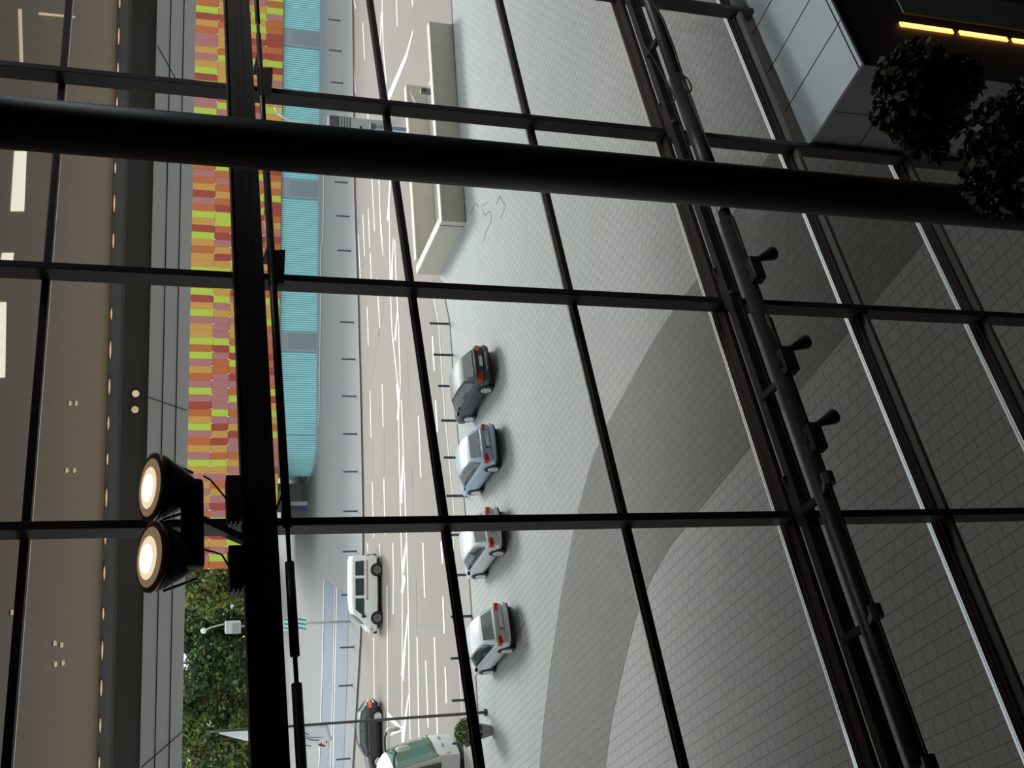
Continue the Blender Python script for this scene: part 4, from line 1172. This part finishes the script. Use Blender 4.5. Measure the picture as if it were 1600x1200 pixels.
    mb.tube([(-2.0*k,.72*w,.935),(-2.09*k,.5*w,.945),(-2.115*k,0,.95),(-2.09*k,-.5*w,.945),(-2.0*k,-.72*w,.935)], [.02,.045,.05,.045,.02], 10)
    mb.build('boot_lip', paint, parent=t, smooth=True)
    mb = MB()
    mb.tube([(-1.98*k,.80*w,.34),(-2.09*k,.70*w,.36),(-2.13*k,0,.38),(-2.09*k,-.70*w,.36),(-1.98*k,-.80*w,.34)], .075, 8)
    mb.build('rear_valance', M_black, parent=t, smooth=True)
    for x in (-1.30*k, 1.32*k):
        for sg in (1, -1):
            MB().tube([(x,(.875*w-.06)*sg,.33),(x,(.875*w+.006)*sg,.33)], .375, 26).build('wheel_arch', M_black, parent=t)
            wheel(t, x, (.875*w-.085)*sg, .315, .20, sg, rimm, spokes)
    return t

def place_from_wheels(rw, fw, wb_from_rear, halfw):
    """centre and heading of a car from the ground points of its left wheels"""
    a, b = G(*rw), G(*fw)
    h = math.atan2(b.y-a.y, b.x-a.x)
    d = Vector((math.cos(h), math.sin(h), 0)); n = Vector((-d.y, d.x, 0))
    m = (a+b)/2 - n*halfw
    return (m.x, m.y, 0), h
M_c1 = mat('dark_grey_car_paint', (0.075,0.077,0.085), 0.45, spec=0.4)
M_c2 = mat('light_blue_car_paint', (0.44,0.57,0.72), 0.35, coat=0.4)
M_c3 = mat('silver_white_car_paint', (0.80,0.82,0.85), 0.35, coat=0.4)
M_c4 = mat('silver_car_paint', (0.76,0.78,0.82), 0.35, coat=0.4)
M_c5 = mat('black_car_paint', (0.030,0.028,0.032), 0.3, coat=0.6)
carlab = ['dark charcoal grey hatchback parked nearest the concrete ramp', 'light blue hatchback parked between the dark car and a silver car', 'silver hatchback parked next to the light blue car, crossed by an upright', 'silver hatchback parked at the end of the row, nearest the flagpole']
for i, (rw, fw, pm, rg) in enumerate([((770,608),(743,657),M_c1,M_rglass),((781,731),(754,766),M_c2,M_rglass),((789,862),(759,905),M_c3,M_rglass),((803,1014),(770,1057),M_c4,M_rglass)]):
    P, h = place_from_wheels(rw, fw, 1.3, 0.83)
    h = R_((118, 117, 119.5, 121)[i])
    d = Vector((math.cos(h), math.sin(h), 0)); n = Vector((-d.y,d.x,0))
    a = G(*rw); P = a + d*1.31*(4.75,4.5,4.6,4.7)[i]/4.25 - n*0.85
    car('car', carlab[i], (P.x,P.y,0), h, pm, L=(4.75,4.5,4.6,4.7)[i], Wd=1.79, rear=rg, group='hatchbacks parked in a row on the plaza', spokes=(5,7,9,9)[i], mirror=pm if i == 1 else None)
# black car on the road
a = gz((598,1119)); h = R_(-169); d = Vector((math.cos(h), math.sin(h), 0)); n = Vector((-d.y,d.x,0))
P = a + d*1.33 - n*0.84
car('car', 'black estate-like car driving off on the road, partly out of the picture', (P.x,P.y,RZ), h, M_c5, L=4.4, brake=M_redlit, spokes=6, hgt=1.44, rear=M_cglass)

# ---- white van
def van():
    a, b = gz((597,890)), gz((598,973))
    h = R_(-170.5); d = Vector((math.cos(h), math.sin(h), 0)); n = Vector((-d.y,d.x,0))
    P = a + d*1.45 - n*0.86
    t = thing('van', 'white minibus driving along the road beyond the parked cars', 'van', (P.x,P.y,RZ), h)
    M_van = mat('cream_white_van_paint', (0.83,0.85,0.80), 0.4, coat=0.3)
    hwv = 0.92
    st = [(-2.38,.84,.42,1.02,1.72,.62),(-2.34,.90,.34,1.05,1.86,.70),(-2.15,.92,.30,1.08,1.93,.74),(-1.0,.92,.26,1.08,1.96,.77),(0.3,.92,.26,1.08,1.95,.77),(1.0,.92,.27,1.08,1.90,.75),(1.25,.92,.27,1.08,1.84,.72)]
    secs = []
    def sec(x, hw, zb, zs, zt, hr): 
        half = [(hw*.86,zb),(hw*.99,zb+.08),(hw,zb+.4),(hw*.99,zs),(hw*.985-.02,zs+.04),(hr+.03,zt-.09),(hr-.05,zt-.01)]
        return [(x,y,z) for y, z in half]+[(x,0,zt+.02)]+[(x,-y,z) for y, z in reversed(half)]
    for s_ in st: secs.append(sec(*s_))
    secs.append(sec(1.95,.90,.30,1.02,1.14,.84)); secs.append(sec(2.25,.86,.32,.88,.98,.80)); secs.append(sec(2.42,.78,.36,.70,.80,.70)); secs.append(sec(2.48,.62,.42,.56,.64,.55))
    MB().loft(secs, closed=True).build('body', M_van, parent=t, smooth='auto')
    MB().box((-2.2,-.75,.18),(2.2,.75,.36)).build('underbody', M_under, parent=t)
    def sp(x, f, sg):                                   # on the upper side
        y0, z0, y1, z1 = .90, 1.12, .80, 1.86
        return Vector((x, (y0+(y1-y0)*f+.018)*sg, z0+(z1-z0)*f))
    for sg in (1, -1):
        for x0, x1, x0t, x1t in ((-2.05,-1.12,-2.0,-1.12),(-.95,.12,-.95,.12),(.30,1.42,.30,1.0)):
            MB().add([sp(x0,.08,sg),sp(x1,.08,sg),sp(x1t,.80,sg),sp(x0t,.80,sg)], [(0,1,2,3)]).build('side_window', M_cglass, parent=t, fix=False)
        MB().bar((-2.1,.935*sg,.98),(.25,.935*sg,.98), .02, .06).build('side_stripe', mat('pinkish_stripe',(0.62,0.30,0.26),0.5), parent=t)
        MB().bar((-2.1,.930*sg,1.05),(.25,.930*sg,1.05), .02, .05).build('sliding_rail', M_chrome, parent=t)
        MB().box((.30,.935*sg-.02,.94),(.38,.935*sg+.02,1.02)).build('door_handle', M_black, parent=t)
        MB().box((1.35,.95*sg-.08,1.10),(1.50,.95*sg+.14,1.34)).build('mirror', M_black, parent=t, bevel=.03)
        MB().box((2.28,.72*sg-.13,.66),(2.47,.72*sg+.10,.80)).build('headlight', M_clear, parent=t, bevel=.02)
        MB().box((2.16,.86*sg-.03,.64),(2.30,.86*sg+.03,.76)).build('indicator', M_amber, parent=t)
        MB().box((-2.42,.80*sg-.06,.75),(-2.33,.80*sg+.07,1.0)).build('tail_light', M_red, parent=t)
        for x in (-1.45, 1.55):
            MB().tube([(x,.86*sg,.34),(x,.928*sg,.34)], .42, 26).build('wheel_arch', M_black, parent=t)
            wheel(t, x, .845*sg, .33, .20, sg, M_rimdark, 8)
    MB().add([(1.30,-.68,1.82),(1.30,.68,1.82),(1.93,.82,1.18),(1.93,-.82,1.18)], [(0,1,2,3)]).build('windshield', M_cglass, parent=t, loc=(.025,0,.03))
    MB().add([(-2.40,-.62,1.15),(-2.40,.62,1.15),(-2.36,.58,1.72),(-2.36,-.58,1.72)], [(0,1,2,3)]).build('rear_window', M_cglass, parent=t, loc=(-.02,0,0))
    MB().box((-2.46,-.85,.34),(-2.30,.85,.56)).build('rear_bumper', M_under, parent=t, bevel=.04)
    MB().box((2.36,-.80,.34),(2.52,.80,.56)).build('front_bumper', M_under, parent=t, bevel=.04)
    return t
van()

# ---- white coach at the picture edge
def coach():
    P = G(716, 1176, 0.35); h = R_(-6)
    d = Vector((math.cos(h), math.sin(h), 0)); n = Vector((-d.y,d.x,0))
    c = Vector((P.x,P.y,0)) + n*1.25 
    t = thing('coach', 'white coach with green tinted windscreen pulling in at the picture edge', 'coach', (c.x,c.y,RZ), h)
    M_co = mat('white_coach_paint', (0.86,0.88,0.85), 0.35, coat=0.3)
    H = 3.78; hw = 1.25; Lc = 10.5
    # side profile of the nose (x, z)
    nose = [(0.0,.35),(0.03,.8),(0.0,1.35),(-.12,1.75),(-.30,2.5),(-.50,3.2),(-.75,3.55),(-1.2,H)]
    secs = []
    for x, z in nose:
        wv = hw*(1 if z < 3.3 else .97)
        secs.append([(-Lc,-wv,z),(-.5+x,-wv,z),(x-.12,-wv*.93,z),(x,-wv*.6,z),(x+.05,0,z),(x,wv*.6,z),(x-.12,wv*.93,z),(-.5+x,wv,z),(-Lc,wv,z)])
    MB().loft(secs, closed=True).build('body', M_co, parent=t, smooth='auto')
    MB().box((-Lc+.2,-1.1,.15),(-.4,1.1,.45)).build('underbody', M_under, parent=t)
    def np_(f, y, off=.02):                             # point on the nose at height z=f
        for (x0,z0),(x1,z1) in zip(nose[:-1],nose[1:]):
            if z0 <= f <= z1:
                x = x0+(x1-x0)*(f-z0)/(z1-z0); break
        b = .05*(1-min(1,abs(y)/(hw*.6))) - (.12*max(0,(abs(y)-hw*.6)/(hw*.33)))
        return Vector((x+b+off, y, f+.01))
    mb = MB(); zs = [1.42,1.75,2.5,3.2,3.42]; ysn = [-1.16,-.75,0,.75,1.16]
    for i in range(len(zs)-1):
        for j in range(4):
            mb.add([np_(zs[i],ysn[j]),np_(zs[i],ysn[j+1]),np_(zs[i+1],ysn[j+1]),np_(zs[i+1],ysn[j])], [(0,1,2,3)])
    mb.build('windshield', M_busglass, parent=t)
    mb = MB()
    for y0, y1 in ((-.9,-.1),(.0,.8)):
        mb.bar(np_(1.5,y0,.05), np_(1.62,y1,.05), .03, .03)
    mb.build('wiper', M_black, parent=t)
    MB().bar(np_(1.40,-1.16,.025), np_(1.40,1.16,.025), .03, .08).build('dash_line', M_black, parent=t)
    for sg in (-1, 1):
        for i in range(5):
            x1 = -.40 - i*1.85; x0 = x1 - 1.75
            zt = 3.25
            MB().add([(x0,hw*1.0*sg+.015*sg,1.25),(x1,hw*sg+.015*sg,1.25),(x1-(.34 if i == 0 else 0),hw*.985*sg+.015*sg,zt),(x0,hw*.985*sg+.015*sg,zt)], [(0,1,2,3)]).build('side_window', M_cglass, parent=t)
        MB().box((-.16,.85*sg-.22,.75),(-.02,.85*sg+.16,.98)).build('headlight', M_clear, parent=t, bevel=.03)
        for x in (-2.2, -7.6):
            MB().tube([(x,1.2*sg,.52),(x,1.262*sg,.52)], .60, 26).build('wheel_arch', M_black, parent=t)
            wheel(t, x, 1.15*sg, .50, .26, sg, M_rimdark, 8)
        # horn-like mirror on a black arm
        b0 = np_(3.40, 1.0*sg); tip = b0 + Vector((.95,.10*sg,-.05))
        ma = MB().tube([b0, b0+Vector((.35,.03*sg,.06)), b0+Vector((.7,.06*sg,.06)), tip], .045, 10).build('mirror_arm', M_black, parent=t, smooth=True)
        MB().tube([tip+Vector((.02,0,.05)), tip+Vector((.08,0,-.10)), tip+Vector((.12,0,-.45)), tip+Vector((.10,0,-.62))], [.08,.13,.12,.06], 12).build('mirror', M_co, parent=t, smooth=True)
    mb = MB()
    for y0, z0 in ((.28,.98),(-.55,1.0)):
        mb.bar(np_(z0,y0,.03), np_(z0,y0+.28,.03), .02, .10)
    mb.build('lettering', mat('grey_letter', (0.35,0.36,0.36), 0.5), parent=t)
    return t
coach()
